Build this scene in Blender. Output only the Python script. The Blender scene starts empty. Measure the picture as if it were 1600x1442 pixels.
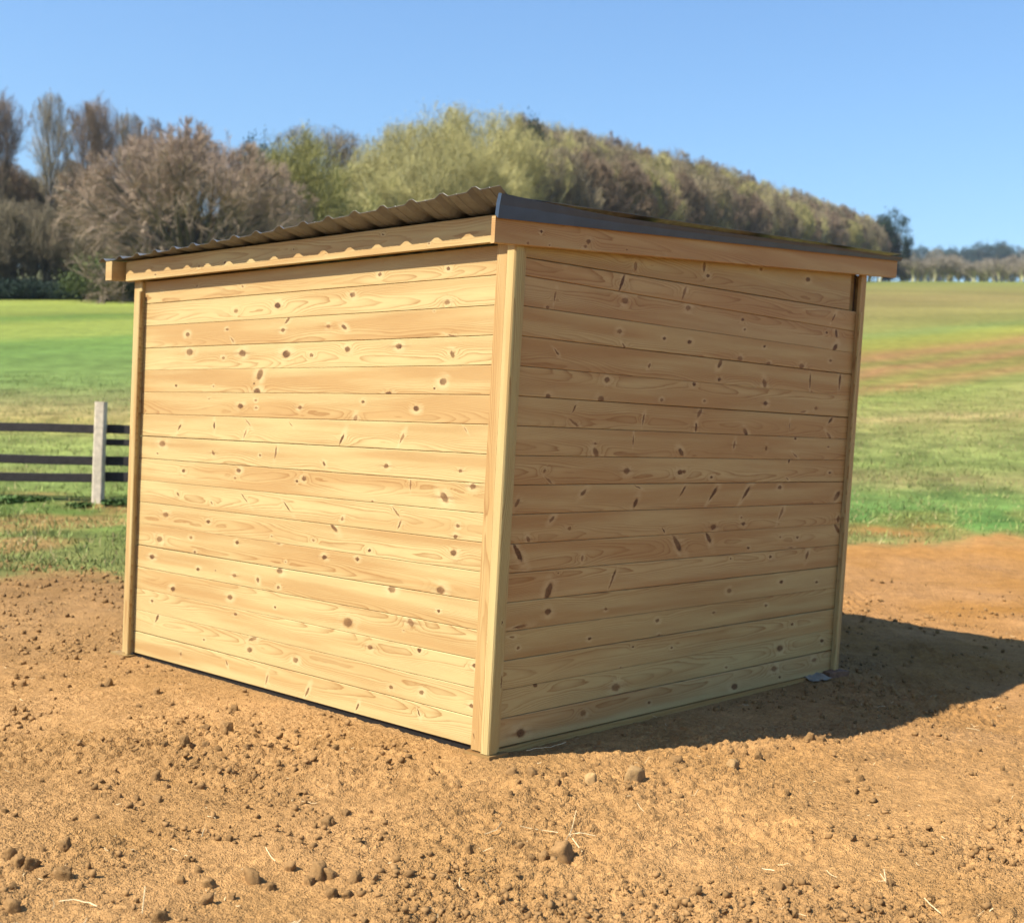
import bpy, math, random
import numpy as np
from mathutils import Vector, Matrix

random.seed(7)
rng = np.random.default_rng(7)
scene = bpy.context.scene
col = scene.collection

# ------------------------------------------------------------------ camera
F_PX, PITCH, ROLL, CAM_H = 1961.3, .0238, .0351, 1.4537
fw = Vector((0, math.cos(PITCH), -math.sin(PITCH)))
up0 = Vector((0, math.sin(PITCH), math.cos(PITCH)))
rt0 = Vector((1, 0, 0))
rt = rt0 * math.cos(ROLL) + up0 * math.sin(ROLL)
up = -rt0 * math.sin(ROLL) + up0 * math.cos(ROLL)
cam_data = bpy.data.cameras.new('camera')
cam = bpy.data.objects.new('camera', cam_data)
col.objects.link(cam)
cam.matrix_world = Matrix(((rt.x, up.x, -fw.x, 0), (rt.y, up.y, -fw.y, 0), (rt.z, up.z, -fw.z, CAM_H), (0, 0, 0, 1)))
cam_data.sensor_width = 36
cam_data.sensor_fit = 'HORIZONTAL'
cam_data.lens = 36 * F_PX / 1600
cam_data.clip_start = .05
cam_data.clip_end = 9000
cam_data.dof.use_dof = True
cam_data.dof.focus_distance = 5.0
cam_data.dof.aperture_fstop = 3.2
scene.camera = cam

# ------------------------------------------------------------------ sky, sun, exposure
SUN_EL, SUN_AZ = math.radians(50), math.radians(28)      # the light travels 28 degrees right of straight across
travel = Vector((math.cos(SUN_AZ) * math.cos(SUN_EL), math.sin(SUN_AZ) * math.cos(SUN_EL), -math.sin(SUN_EL)))
world = bpy.data.worlds.new('World')
scene.world = world
world.use_nodes = True
wn = world.node_tree
wn.nodes.clear()
sky = wn.nodes.new('ShaderNodeTexSky')
sky.sky_type = 'NISHITA'
sky.sun_disc = False
sky.sun_elevation = SUN_EL
sky.sun_rotation = math.atan2(-travel.x, -travel.y)
sky.air_density = 1.45
sky.dust_density = .7
sky.ozone_density = 10
sky.altitude = 100
bg = wn.nodes.new('ShaderNodeBackground')
bg.inputs['Strength'].default_value = .086
wo = wn.nodes.new('ShaderNodeOutputWorld')
wn.links.new(sky.outputs[0], bg.inputs[0])
wn.links.new(bg.outputs[0], wo.inputs[0])
sun_data = bpy.data.lights.new('sun', 'SUN')
sun_data.energy = 5.0
sun_data.angle = math.radians(.6)
sun_data.color = (1, .92, .78)
sun = bpy.data.objects.new('sun', sun_data)
sun.rotation_euler = travel.to_track_quat('-Z', 'Y').to_euler()
sun.location = (-30, -20, 40)
col.objects.link(sun)
vs = scene.view_settings
vs.view_transform = 'Standard'
vs.look = 'None'
vs.gamma = 1
vs.use_curve_mapping = False
vs.exposure = 1.17


cy = scene.cycles
cy.max_bounces = 4
cy.diffuse_bounces = 3
cy.glossy_bounces = 2
cy.use_adaptive_sampling = True
cy.adaptive_threshold = .02


def ray(px, py):
    """direction through a point of the photograph, scaled so that y = 1"""
    d = fw + rt * ((px - 800) / F_PX) - up * ((py - 721) / F_PX)
    return d / d.y


# ------------------------------------------------------------------ land shape
def hash2(ix, iy, seed):
    h = (ix.astype(np.int64) * 374761393 + iy.astype(np.int64) * 668265263 + seed * 974634777) & 0xffffffff
    h = ((h ^ (h >> 13)) * 1274126177) & 0xffffffff
    return ((h ^ (h >> 16)) & 0xffff) / 65535.0


def vnoise(x, y, seed):
    ix, iy = np.floor(x), np.floor(y)
    fx, fy = x - ix, y - iy
    fx = fx * fx * (3 - 2 * fx)
    fy = fy * fy * (3 - 2 * fy)
    a, b = hash2(ix, iy, seed), hash2(ix + 1, iy, seed)
    c, d = hash2(ix, iy + 1, seed), hash2(ix + 1, iy + 1, seed)
    return (a + (b - a) * fx) * (1 - fy) + (c + (d - c) * fx) * fy - .5


def fbm(x, y, seed, octaves=3):
    t, amp = 0, 1.0
    for i in range(octaves):
        t = t + amp * vnoise(x * 2 ** i + 17.3 * i, y * 2 ** i - 9.1 * i, seed + i)
        amp *= .5
    return t


def sstep(a, b, x):
    t = np.clip((x - a) / (b - a), 0, 1)
    return t * t * (3 - 2 * t)


def land(X, Y):
    """large shape: level yard, fields rising behind it, a farther hill beyond the crest"""
    X, Y = np.asarray(X, float), np.asarray(Y, float)
    a = np.clip(X / np.maximum(Y, 12), -.55, .55)
    s = .1289 + .0331 * a
    r = 1.5 * np.logaddexp(0, (np.minimum(Y, 345) - 12) / 1.5)
    z = s * r
    z = z + .165 * 40 * np.logaddexp(0, (np.minimum(Y, 1150) - 560) / 40)
    return z


def edge_of_dirt(X, Y):
    a = X / np.maximum(Y, 4)
    e = 13.3 + np.where(a > 0, 1.5, 2.4) * np.clip(a / .35, -1.2, 1.2)
    return e + .9 * fbm(X * .35, Y * .35, 51, 2)


# local frame of the shelter: u along the back wall, v along the side wall, slightly out of plumb
YAW = .7504
C0 = Vector((-.0615, 5.4938, 0))
EL = Vector((-math.cos(YAW), math.sin(YAW), 0))
ER = Vector((math.sin(YAW), math.cos(YAW), 0))
EZ = Vector((.0199, -.0432, 1))


def S(u, v, z):
    return C0 + EL * u + ER * v + EZ * z


def relief(X, Y):
    """trodden, crumbly soil of the yard"""
    dirt = 1 - sstep(-.5, .8, Y - edge_of_dirt(X, Y))
    near = 1 - sstep(9, 16, Y)
    dx, dy = X - C0.x, Y - C0.y
    u, v = dx * EL.x + dy * EL.y, dx * ER.x + dy * ER.y
    du = np.maximum(np.maximum(-u, u - 3.1), 0)
    dv = np.maximum(np.maximum(-v, v - 3.1), 0)
    away = sstep(.02, .55, np.hypot(du, dv))
    z = away * (.045 * fbm(X * .9, Y * .9, 3, 2) + .03 * fbm(X * 3.1, Y * 3.1, 5, 2)) + .016 * (1 - away)
    rough = .35 + .65 * sstep(-.2, .25, fbm(X * 1.3 + 4, Y * 1.3, 21, 2))
    n = fbm(X * 14, Y * 14, 9, 2)
    wx, wy = .05 * vnoise(X * 9, Y * 9, 131), .05 * vnoise(X * 9 + 40, Y * 9, 133)
    c, s = .79, .61
    Xr, Yr = c * (X + wx) - s * (Y + wy), s * (X + wx) + c * (Y + wy)
    lump = np.maximum(vnoise(Xr * 23, Yr * 29, 31) - .10, 0)
    lump2 = np.maximum(vnoise(Xr * 47 + 3, Yr * 55, 33) - .04, 0)
    z = z + (.35 + .65 * away) * rough * near * (.016 * n + .036 * lump + .040 * lump2 + .022 * vnoise(Yr * 66, Xr * 62, 12))
    return z * dirt + (1 - dirt) * .03 * fbm(X * 1.5, Y * 1.5, 4, 2) * (1 - sstep(40, 80, Y))


def ground_z(X, Y):
    return land(X, Y) + relief(np.asarray(X, float), np.asarray(Y, float))


def gz(x, y):
    return float(ground_z(np.array([x]), np.array([y]))[0])


def ground_hit(px, py):
    """point of the yard seen at a place in the photograph"""
    d = ray(px, py)
    y = -CAM_H / d.z if d.z < -.02 else 20.0
    for _ in range(12):
        z = gz(d.x * y, y)
        y += ((z - CAM_H) / d.z - y) * .7
    return Vector((d.x * y, y, gz(d.x * y, y)))


# ------------------------------------------------------------------ scene helpers
def mesh_np(name, verts, faces, smooth=False):
    """verts (n,3), faces (m,k) arrays"""
    me = bpy.data.meshes.new(name)
    verts = np.asarray(verts, np.float32)
    faces = np.asarray(faces, np.int32)
    k = faces.shape[1]
    me.vertices.add(len(verts))
    me.vertices.foreach_set('co', verts.ravel())
    me.loops.add(faces.size)
    me.loops.foreach_set('vertex_index', faces.ravel())
    me.polygons.add(len(faces))
    me.polygons.foreach_set('loop_start', np.arange(0, faces.size, k, dtype=np.int32))
    if smooth:
        me.polygons.foreach_set('use_smooth', np.ones(len(faces), bool))
    me.update(calc_edges=True)
    me.validate()
    return me


def mesh_py(name, verts, faces):
    me = bpy.data.meshes.new(name)
    me.from_pydata([tuple(v) for v in verts], [], faces)
    me.update()
    return me


def link(name, me, mat=None, parent=None, loc=None):
    o = bpy.data.objects.new(name, me)
    col.objects.link(o)
    if mat and me and not me.materials:
        me.materials.append(mat)
    if parent:
        o.parent = parent
    if loc is not None:
        o.location = loc
    return o


def tag(o, label=None, cat=None, group=None, kind=None):
    if label: o['label'] = label
    if cat: o['category'] = cat
    if group: o['group'] = group
    if kind: o['kind'] = kind
    return o


def empty(name, loc=(0, 0, 0)):
    o = bpy.data.objects.new(name, None)
    o.empty_display_size = .2
    o.location = loc
    col.objects.link(o)
    return o


ALB = .6          # base colours below are written relative to this reflectance


# ------------------------------------------------------------------ node helper
class NT:
    def __init__(self, tree):
        self.t = tree

    def node(self, kind, **kw):
        n = self.t.nodes.new(kind)
        for k, v in kw.items():
            setattr(n, k, v)
        return n

    def put(self, sock, v):
        if hasattr(v, 'is_output'):
            self.t.links.new(v, sock)
        elif v is not None:
            sock.default_value = v

    def m(self, op, a, b=None, c=None, clamp=False):
        n = self.node('ShaderNodeMath', operation=op, use_clamp=clamp)
        for s, v in zip(n.inputs, (a, b, c)):
            self.put(s, v)
        return n.outputs[0]

    def mix(self, fac, a, b, blend='MIX'):
        n = self.node('ShaderNodeMix', data_type='RGBA', blend_type=blend)
        self.put(n.inputs[0], fac)
        for s, v in ((n.inputs[6], a), (n.inputs[7], b)):
            self.put(s, v if hasattr(v, 'is_output') or len(v) == 4 else (*v, 1))
        return n.outputs[2]

    def comb(self, x, y, z):
        n = self.node('ShaderNodeCombineXYZ')
        for s, v in zip(n.inputs, (x, y, z)):
            self.put(s, v)
        return n.outputs[0]

    def sep(self, v):
        n = self.node('ShaderNodeSeparateXYZ')
        self.put(n.inputs[0], v)
        return n.outputs

    def noise(self, vec, scale, detail=2, rough=.5):
        n = self.node('ShaderNodeTexNoise')
        self.put(n.inputs['Vector'], vec)
        n.inputs['Scale'].default_value = scale
        n.inputs['Detail'].default_value = detail
        n.inputs['Roughness'].default_value = rough
        return n.outputs[0]

    def range(self, v, a, b, c=0, d=1):
        n = self.node('ShaderNodeMapRange')
        for s, x in zip(n.inputs, (v, a, b, c, d)):
            self.put(s, x)
        return n.outputs[0]

    def objattr(self, name, out=1):
        n = self.node('ShaderNodeAttribute', attribute_type='OBJECT', attribute_name=name)
        return n.outputs[out]      # 0 colour 1 vector 2 fac


def new_mat(name):
    m = bpy.data.materials.new(name)
    m.use_nodes = True
    t = NT(m.node_tree)
    b = m.node_tree.nodes['Principled BSDF']
    return m, t, b


def simple_mat(name, rgb, rough=.85, var=.35, scale=6, metallic=0, spec=.3):
    rgb = tuple(c * ALB for c in rgb)
    m, t, b = new_mat(name)
    co = t.node('ShaderNodeTexCoord').outputs['Object']
    n = t.noise(co, scale, 4, .6)
    rnd = t.node('ShaderNodeObjectInfo').outputs['Random']
    f = t.m('ADD', t.range(n, .3, .7, 1 - var, 1 + var), t.range(rnd, 0, 1, -var * .4, var * .4))
    c = t.node('ShaderNodeVectorMath', operation='SCALE')
    c.inputs[0].default_value = rgb
    t.put(c.inputs['Scale'], f)
    t.put(b.inputs['Base Color'], c.outputs[0])
    b.inputs['Roughness'].default_value = rough
    b.inputs['Metallic'].default_value = metallic
    b.inputs['Specular IOR Level'].default_value = spec
    return m


N_KNOT = 9


def knot_group():
    g = bpy.data.node_groups.new('knot', 'ShaderNodeTree')
    for nm, tp in (('X', 'NodeSocketFloat'), ('Z', 'NodeSocketFloat'), ('K', 'NodeSocketVector'), ('Q', 'NodeSocketVector')):
        g.interface.new_socket(nm, in_out='INPUT', socket_type=tp)
    for nm in ('Dist', 'Flow', 'Wisp'):
        g.interface.new_socket(nm, in_out='OUTPUT', socket_type='NodeSocketFloat')
    t = NT(g)
    gi, go = t.node('NodeGroupInput'), t.node('NodeGroupOutput')
    k, q = t.sep(gi.outputs['K']), t.sep(gi.outputs['Q'])
    dx, dz = t.m('SUBTRACT', gi.outputs['X'], k[0]), t.m('SUBTRACT', gi.outputs['Z'], k[1])
    c, s = t.m('COSINE', q[1]), t.m('SINE', q[1])
    p = t.m('ADD', t.m('MULTIPLY', dx, c), t.m('MULTIPLY', dz, s))
    r = t.m('SUBTRACT', t.m('MULTIPLY', dz, c), t.m('MULTIPLY', dx, s))
    p = t.m('DIVIDE', p, t.m('MAXIMUM', k[2], 1e-5))
    b = t.m('MAXIMUM', q[0], 1e-5)
    # a branch cut along its length tapers to one end
    bt = t.m('MULTIPLY', b, t.m('SUBTRACT', 1, t.m('MULTIPLY', t.m('FLOOR', q[2]), t.range(p, -1, 1, .5, 0))))
    r = t.m('DIVIDE', r, bt)
    d = t.m('SQRT', t.m('ADD', t.m('MULTIPLY', p, p), t.m('MULTIPLY', r, r)))
    wx, wz = t.m('DIVIDE', dx, t.m('MULTIPLY', b, 5.5)), t.m('DIVIDE', dz, t.m('MULTIPLY', b, 2.2))
    w = t.m('ADD', t.m('MULTIPLY', wx, wx), t.m('MULTIPLY', wz, wz))
    w = t.m('EXPONENT', t.m('MULTIPLY', w, -1))
    t.put(go.inputs[0], d)
    t.put(go.inputs[1], w)
    vx, vz = t.m('DIVIDE', dx, t.m('MULTIPLY', b, 5.0)), t.m('DIVIDE', dz, t.m('MULTIPLY', b, .42))
    vv = t.m('EXPONENT', t.m('MULTIPLY', t.m('ADD', t.m('MULTIPLY', vx, vx), t.m('MULTIPLY', vz, vz)), -1))
    t.put(go.inputs[2], t.m('MULTIPLY', vv, t.m('FRACT', q[2])))
    return g


def pine_mat(count, grp):
    """planed pine with room for so many knots on a board"""
    m, t, b = new_mat('planed_pine')
    x, y, z = t.sep(t.node('ShaderNodeTexCoord').outputs['Object'])
    rnd = t.node('ShaderNodeObjectInfo').outputs['Random']
    tone = t.objattr('tone', 2)
    tint = t.objattr('tint', 0)
    jit = t.noise(t.comb(x, z, rnd), 60, 2)
    xj = t.m('ADD', x, t.range(jit, 0, 1, -.006, .006))
    zj = t.m('ADD', z, t.range(t.noise(t.comb(z, x, rnd), 75, 2), 0, 1, -.006, .006))
    dmin, flow, wisp = None, None, None
    for i in range(count):
        n = t.node('ShaderNodeGroup')
        n.node_tree = grp
        t.put(n.inputs[0], xj); t.put(n.inputs[1], zj)
        t.put(n.inputs[2], t.objattr('knot_%d' % i)); t.put(n.inputs[3], t.objattr('whorl_%d' % i))
        dmin = n.outputs[0] if dmin is None else t.m('MINIMUM', dmin, n.outputs[0])
        flow = n.outputs[1] if flow is None else t.m('ADD', flow, n.outputs[1])
        wisp = n.outputs[2] if wisp is None else t.m('MAXIMUM', wisp, n.outputs[2])
    off = t.m('MULTIPLY', rnd, 37.0)
    # growth rings cut as arches
    zc = t.range(rnd, 0, 1, -.075, .075)
    wob = t.noise(t.comb(t.m('MULTIPLY', t.m('ADD', x, off), .5), t.m('MULTIPLY', z, 3), off), 1.7, 1.5, .5)
    wob2 = t.noise(t.comb(t.m('MULTIPLY', x, 2), t.m('MULTIPLY', z, 16), off), 2.5, 2, .5)
    dzc = t.m('ADD', t.m('SUBTRACT', z, zc), t.range(t.noise(t.comb(t.m('ADD', x, off), 0, 0), 1.1, 1), 0, 1, -.06, .06))
    q = t.m('MULTIPLY', t.m('MULTIPLY', dzc, dzc), 1150)
    q = t.m('ADD', q, t.m('MULTIPLY', x, 2.2))
    q = t.m('ADD', q, t.m('MULTIPLY', wob, 11))
    q = t.m('ADD', q, t.m('MULTIPLY', wob2, .9))
    q = t.m('ADD', q, t.m('MULTIPLY', flow, 3.2))
    ring = t.m('FRACT', q)
    late = t.m('POWER', ring, 3.5)                       # slow darkening, sharp edge like late wood
    late = t.m('MULTIPLY', late, t.range(ring, .93, 1, 1, 0))
    late = t.m('MULTIPLY', late, t.range(t.noise(t.comb(t.m('ADD', x, off), t.m('MULTIPLY', z, 9), 3), 1.3, 2), .36, .58, .25, 1))
    fibre = t.noise(t.comb(t.m('MULTIPLY', x, 5), t.m('MULTIPLY', y, 120), t.m('MULTIPLY', z, 170)), 1.8, 3, .6)
    zone = t.noise(t.comb(t.m('MULTIPLY', t.m('ADD', x, off), .55), off, t.m('MULTIPLY', z, 9)), 1.6, 2, .5)
    heart = t.m('ADD', t.range(zone, .36, .64, -.6, .6), tone, clamp=True)
    base = t.mix(heart, PALE, ORANGE)
    base = t.mix(t.m('MULTIPLY', late, 1.0), base, LATE)
    base = t.mix(t.range(fibre, .35, .7, .16, 0), base, LATE)
    # pale sapwood patch and honey-coloured rim round the knots
    base = t.mix(t.m('MULTIPLY', t.range(dmin, 1.0, 3.4, .85, 0), t.range(t.noise(t.comb(t.m('MULTIPLY', x, 3), off, t.m('MULTIPLY', z, 6)), 4, 2), .35, .6)), base, FLAME)
    base = t.mix(t.range(dmin, .95, 1.5, .62, 0), base, KRIM)
    base = t.mix(t.m('MULTIPLY', wisp, .85), base, KNOT)
    kcol = t.mix(t.range(t.noise(t.comb(x, y, z), 160, 2), .3, .7), KNOT, KNOT2)
    rings = t.m('MULTIPLY', t.m('ADD', t.m('SINE', t.m('MULTIPLY', dmin, 17)), 1), .28)
    kin = t.mix(rings, kcol, KDARK)
    kin = t.mix(t.m('POWER', t.range(dmin, .35, .95), 2.5), kin, KDARK)
    kin = t.mix(t.range(dmin, .0, .28, .8, 0), kin, KDARK)
    shade = t.range(t.noise(t.comb(x, off, z), 9, 1), .38, .62, .35, 1)
    base = t.mix(t.m('MULTIPLY', t.range(dmin, .80, 1.12, 1, 0), shade), base, kin)
    # resin streaks and thin checks along the grain
    chk = t.noise(t.comb(t.m('MULTIPLY', t.m('ADD', x, off), 1.5), off, t.m('MULTIPLY', z, 95)), 1.0, 3, .65)
    base = t.mix(t.range(chk, .70, .78, 0, .55), base, KRIM)
    base = t.mix(1.0, base, tint, 'MULTIPLY')
    t.put(b.inputs['Base Color'], base)
    b.inputs['Roughness'].default_value = .62
    b.inputs['Specular IOR Level'].default_value = .25
    bump = t.node('ShaderNodeBump')
    bump.inputs['Strength'].default_value = .22
    bump.inputs['Distance'].default_value = .0015
    t.put(bump.inputs['Height'], t.m('ADD', t.m('MULTIPLY', late, .6), t.m('ADD', t.m('MULTIPLY', fibre, .5), t.range(dmin, .8, 1.2, 1.2, 0))))
    t.put(b.inputs['Normal'], bump.outputs[0])
    return m


FLAME = (.490, .392, .200)
PALE = (0.448, 0.352, 0.160)
ORANGE = (0.380, 0.248, 0.100)
LATE = (0.231, 0.114, 0.035)
KRIM = (0.216, 0.099, 0.033)
KNOT = (0.174, 0.081, 0.030)
KNOT2 = (0.099, 0.043, 0.017)
KDARK = (0.024, 0.012, 0.006)
KNOT_GROUP = knot_group()
PINES = {n: pine_mat(n, KNOT_GROUP) for n in (1, 3, 5, 7, 9)}
PINE = PINES[3]

# ------------------------------------------------------------------ ground sheet
def graded(lo, hi, step, far_lo, far_hi, grow):
    mid = list(np.arange(lo, hi, step))
    s, x, left = step, lo, []
    while x > far_lo:
        s *= grow; x -= s; left.append(x)
    s, x, right = step, mid[-1], []
    while x < far_hi:
        s *= grow; x += s; right.append(x)
    return np.array(left[::-1] + mid + right)


def wood_edge(a):
    """distance at which the woodland starts, by direction a = X / Y"""
    return np.interp(a, (-.6, -.36, -.2, -.06, .1, .2, .255, .3, .32), (118, 122, 132, 146, 188, 262, 330, 385, 5000))


def land_cover(X, Y):
    a = X / np.maximum(Y, 4)
    n1 = fbm(X * .25, Y * .25, 61, 3)
    n2 = fbm(X * 1.6, Y * 1.6, 71, 3)
    n3 = fbm(X * .06, Y * .09, 81, 3)
    slant = sstep(24, 36, Y) * (1 - sstep(90, 160, Y))
    Yn = Y * (1 + .035 * n1 + .01 * n2) * (1 - slant * np.where(a > 0, 1.9 * (np.clip(a, .0, .5) - .31), .9 * (np.clip(a, -.5, 0) + .36))) + .35 * n2
    dirt_c = np.array((.545, .312, .124)) + n1[:, None] * np.array((.055, .026, .008)) + n2[:, None] * np.array((.09, .055, .03))
    orange = sstep(.02, .28, a) * sstep(4.6, 9, Y)
    dirt_c = dirt_c * (1 - orange[:, None]) + orange[:, None] * (np.array((.520, .270, .092)) + n2[:, None] * .05)
    damp = sstep(7.5, 10, Y) * sstep(-.18, -.3, a)
    dirt_c = dirt_c * (1 - .28 * damp[:, None] * (.6 + n1[:, None]))
    kl = [(12, (0.232, 0.245, 0.075)), (14.5, (0.163, 0.238, 0.054)), (17, (0.232, 0.301, 0.083)), (21.5, (0.264, 0.308, 0.087)),
          (23.5, (0.411, 0.349, 0.112)), (25, (0.403, 0.333, 0.128)), (27, (0.250, 0.244, 0.091)), (31, (0.189, 0.269, 0.076)), (44, (0.169, 0.280, 0.066)),
          (50, (0.151, 0.243, 0.053)), (53, (0.236, 0.295, 0.063)), (66, (0.247, 0.300, 0.060)), (74, (0.137, 0.219, 0.044)), (80, (0.254, 0.306, 0.063)),
          (100, (0.260, 0.312, 0.063)), (130, (0.280, 0.319, 0.069)), (400, (0.234, 0.237, 0.081))]
    kr = [(14.5, (0.225, 0.217, 0.074)), (15.5, (0.128, 0.259, 0.061)), (17.5, (0.180, 0.280, 0.074)), (18.6, (0.300, 0.266, 0.101)), (20, (0.232, 0.287, 0.081)), (23, (0.270, 0.294, 0.092)),
          (26, (0.323, 0.301, 0.101)), (26.8, (0.450, 0.350, 0.149)), (27.6, (0.277, 0.266, 0.088)), (31, (0.225, 0.259, 0.068)), (34, (0.300, 0.192, 0.072)),
          (37, (0.225, 0.222, 0.055)), (40, (0.338, 0.192, 0.080)), (43, (0.250, 0.234, 0.060)), (47, (0.344, 0.198, 0.080)), (52, (0.281, 0.258, 0.055)),
          (58, (0.269, 0.288, 0.060)), (63, (.205, .255, .070)), (68, (0.239, 0.242, 0.067)), (90, (0.254, 0.227, 0.071)), (140, (0.260, 0.211, 0.076)),
          (240, (0.233, 0.227, 0.064)), (345, (0.201, 0.237, 0.059)), (560, (0.170, 0.206, 0.059)), (640, (0.180, 0.247, 0.069)), (1000, (0.159, 0.237, 0.069)), (1400, (0.106, 0.144, 0.059))]
    def lut(tab):
        k = np.array([t[0] for t in tab]); c = np.array([t[1] for t in tab])
        return np.stack([np.interp(np.log(np.maximum(Yn, 3)), np.log(k), c[:, i]) for i in range(3)], 1)
    w = sstep(-.12, .12, a)[:, None]
    grass = lut(kl) * (1 - w) + lut(kr) * w
    grass = grass * (1 + .35 * n3[:, None] * sstep(14, 40, Y)[:, None] + .5 * n2[:, None] * (1 - sstep(25, 60, Y))[:, None])
    bare = sstep(.10, .30, fbm(X * .8, Y * 1.2, 91, 3)) * (1 - sstep(15.5, 18.5, Y)) * (1 - .7 * sstep(0, .2, a))
    grass = grass * (1 - .75 * bare[:, None]) + dirt_c * .75 * bare[:, None]
    floor = sstep(-4, 6, Y - wood_edge(a)) * (1 - sstep(430, 520, Y))
    grass = grass * (1 - floor[:, None]) + floor[:, None] * np.array((.085, .065, .040))
    g = sstep(-.7, .7, Y - edge_of_dirt(X, Y) + 1.4 * n2 + 1.0 * fbm(X * 4, Y * 4, 171, 2))[:, None]
    return np.clip((dirt_c * (1 - g) + grass * g) * ALB, .005, .9), g[:, 0]


gx = graded(-2.7, 3.0, .0095, -1700, 1700, 1.055)
gy = graded(3.5, 6.6, .0085, -160, 1900, 1.030)
GX, GY = np.meshgrid(gx, gy)
fx_, fy_ = GX.ravel(), GY.ravel()
gv = np.stack([fx_, fy_, ground_z(fx_, fy_)], 1)
nx, ny = len(gx), len(gy)
idx = np.arange(nx * ny).reshape(ny, nx)
gf = np.stack([idx[:-1, :-1], idx[:-1, 1:], idx[1:, 1:], idx[1:, :-1]], 2).reshape(-1, 4)
gme = mesh_np('ground', gv, gf, True)
cover, grassy = land_cover(fx_, fy_)
ca = gme.color_attributes.new('cover', 'FLOAT_COLOR', 'POINT')
ca.data.foreach_set('color', np.concatenate([cover, grassy[:, None]], 1).astype(np.float32).ravel())


def ground_mat():
    m, t, b = new_mat('soil_and_fields')
    at = t.node('ShaderNodeAttribute', attribute_type='GEOMETRY', attribute_name='cover')
    co = t.node('ShaderNodeNewGeometry').outputs['Position']
    x, y, z = t.sep(co)
    near = t.range(y, 8, 16, 1, 0)
    fine = t.noise(co, 55, 3, .7)
    mid = t.noise(co, 9, 4, .6)
    far = t.noise(t.comb(t.m('MULTIPLY', x, .35), y, 0), .6, 3, .65)
    f = t.m('MULTIPLY', t.range(fine, .25, .75, .70, 1.30), t.range(mid, .3, .7, .82, 1.16))
    f = t.m('MULTIPLY', f, t.range(far, .3, .7, .84, 1.14))
    tuft = t.noise(t.comb(t.m('MULTIPLY', x, .7), y, 0), 2.2, 3, .7)
    f = t.m('MULTIPLY', f, t.m('ADD', 1, t.m('MULTIPLY', at.outputs['Alpha'], t.range(tuft, .25, .75, -.42, .42))))
    c = t.node('ShaderNodeVectorMath', operation='SCALE')
    t.put(c.inputs[0], at.outputs['Color']); t.put(c.inputs['Scale'], f)
    # pale straw dust and redder flecks mixed into the soil
    fleck = t.range(t.noise(t.comb(x, t.m('MULTIPLY', y, 1.6), 2), 130, 2, .6), .66, .72, 0, .5)
    fleck = t.m('MULTIPLY', fleck, t.m('SUBTRACT', 1, at.outputs['Alpha']))
    c2 = t.mix(fleck, c.outputs[0], (.36, .25, .125))
    t.put(b.inputs['Base Color'], c2)
    b.inputs['Roughness'].default_value = .95
    b.inputs['Specular IOR Level'].default_value = .08
    bump = t.node('ShaderNodeBump')
    bump.inputs['Distance'].default_value = .012
    t.put(bump.inputs['Strength'], t.range(y, 6, 40, .95, .15))
    vo = []
    for sc in (38, 95):
        n = t.node('ShaderNodeTexVoronoi')
        t.put(n.inputs['Vector'], t.comb(t.m('ADD', x, t.m('MULTIPLY', fine, .02)), y, z))
        n.inputs['Scale'].default_value = sc
        vo.append(n.outputs['Distance'])
    crumb = t.m('ADD', t.m('MULTIPLY', vo[0], -1.1), t.m('MULTIPLY', vo[1], -.6))
    crumb = t.m('MULTIPLY', crumb, t.range(t.noise(co, 1.6, 1), .38, .60, .25, 1.2))
    t.put(bump.inputs['Height'], t.m('ADD', t.m('ADD', fine, t.noise(co, 170, 1, .7)), crumb))
    t.put(b.inputs['Normal'], bump.outputs[0])
    return m


tag(link('ground', gme, ground_mat()), kind='structure')

# ------------------------------------------------------------------ the timber shelter
shelter = empty('field_shelter', C0)
tag(shelter, 'new pale pine field shelter of horizontal knotty planks with a low corrugated roof', 'shed')
P = .13
Z0 = .05
EX = {'back': (-EL, ER), 'side': (ER, EL)}          # (plank direction, inward direction)


def frame(xdir, inward, origin):
    return Matrix(((xdir.x, inward.x, 0, origin.x), (xdir.y, inward.y, 0, origin.y), (xdir.z, inward.z, 1, origin.z), (0, 0, 0, 1)))


def to_shelter(o, parent, mat):
    o.parent = parent
    o.matrix_parent_inverse = Matrix.Translation(-C0)
    o.matrix_basis = mat


def wood(o, tone=.4, tint=(1, 1, 1), knots=()):
    need = max(1, min(len(knots), N_KNOT))
    slot = o.material_slots[0]
    slot.link = 'OBJECT'
    slot.material = PINES[min(n for n in PINES if n >= need)]
    o['tone'] = float(tone)
    o['tint'] = [float(c) for c in tint]
    for i, k in enumerate(knots[:N_KNOT]):
        k = (k[0], k[1]) + tuple(c * s for c, s in zip(k[2:4], [random.uniform(.72, 1.22)] * 2)) + (k[4],)
        o['knot_%d' % i] = [float(k[0]), float(k[1]), float(k[2]) * .86]
        # whole part: cut along the branch; fraction: how far the grain is stained
        o['whorl_%d' % i] = [float(k[3]) * .84, float(k[4]), (1.0 if k[2] > 2.3 * k[3] else 0.0) + random.choice((.05, .1, .3, .5, .8)) * (.2 if k[2] > 2.3 * k[3] else 1)]
    return o


def lean(xdir, inward):
    """lean of the shelter in a wall's own axes"""
    e = Vector((EZ.x, EZ.y, 0))
    return e.dot(xdir), e.dot(inward)


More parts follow.
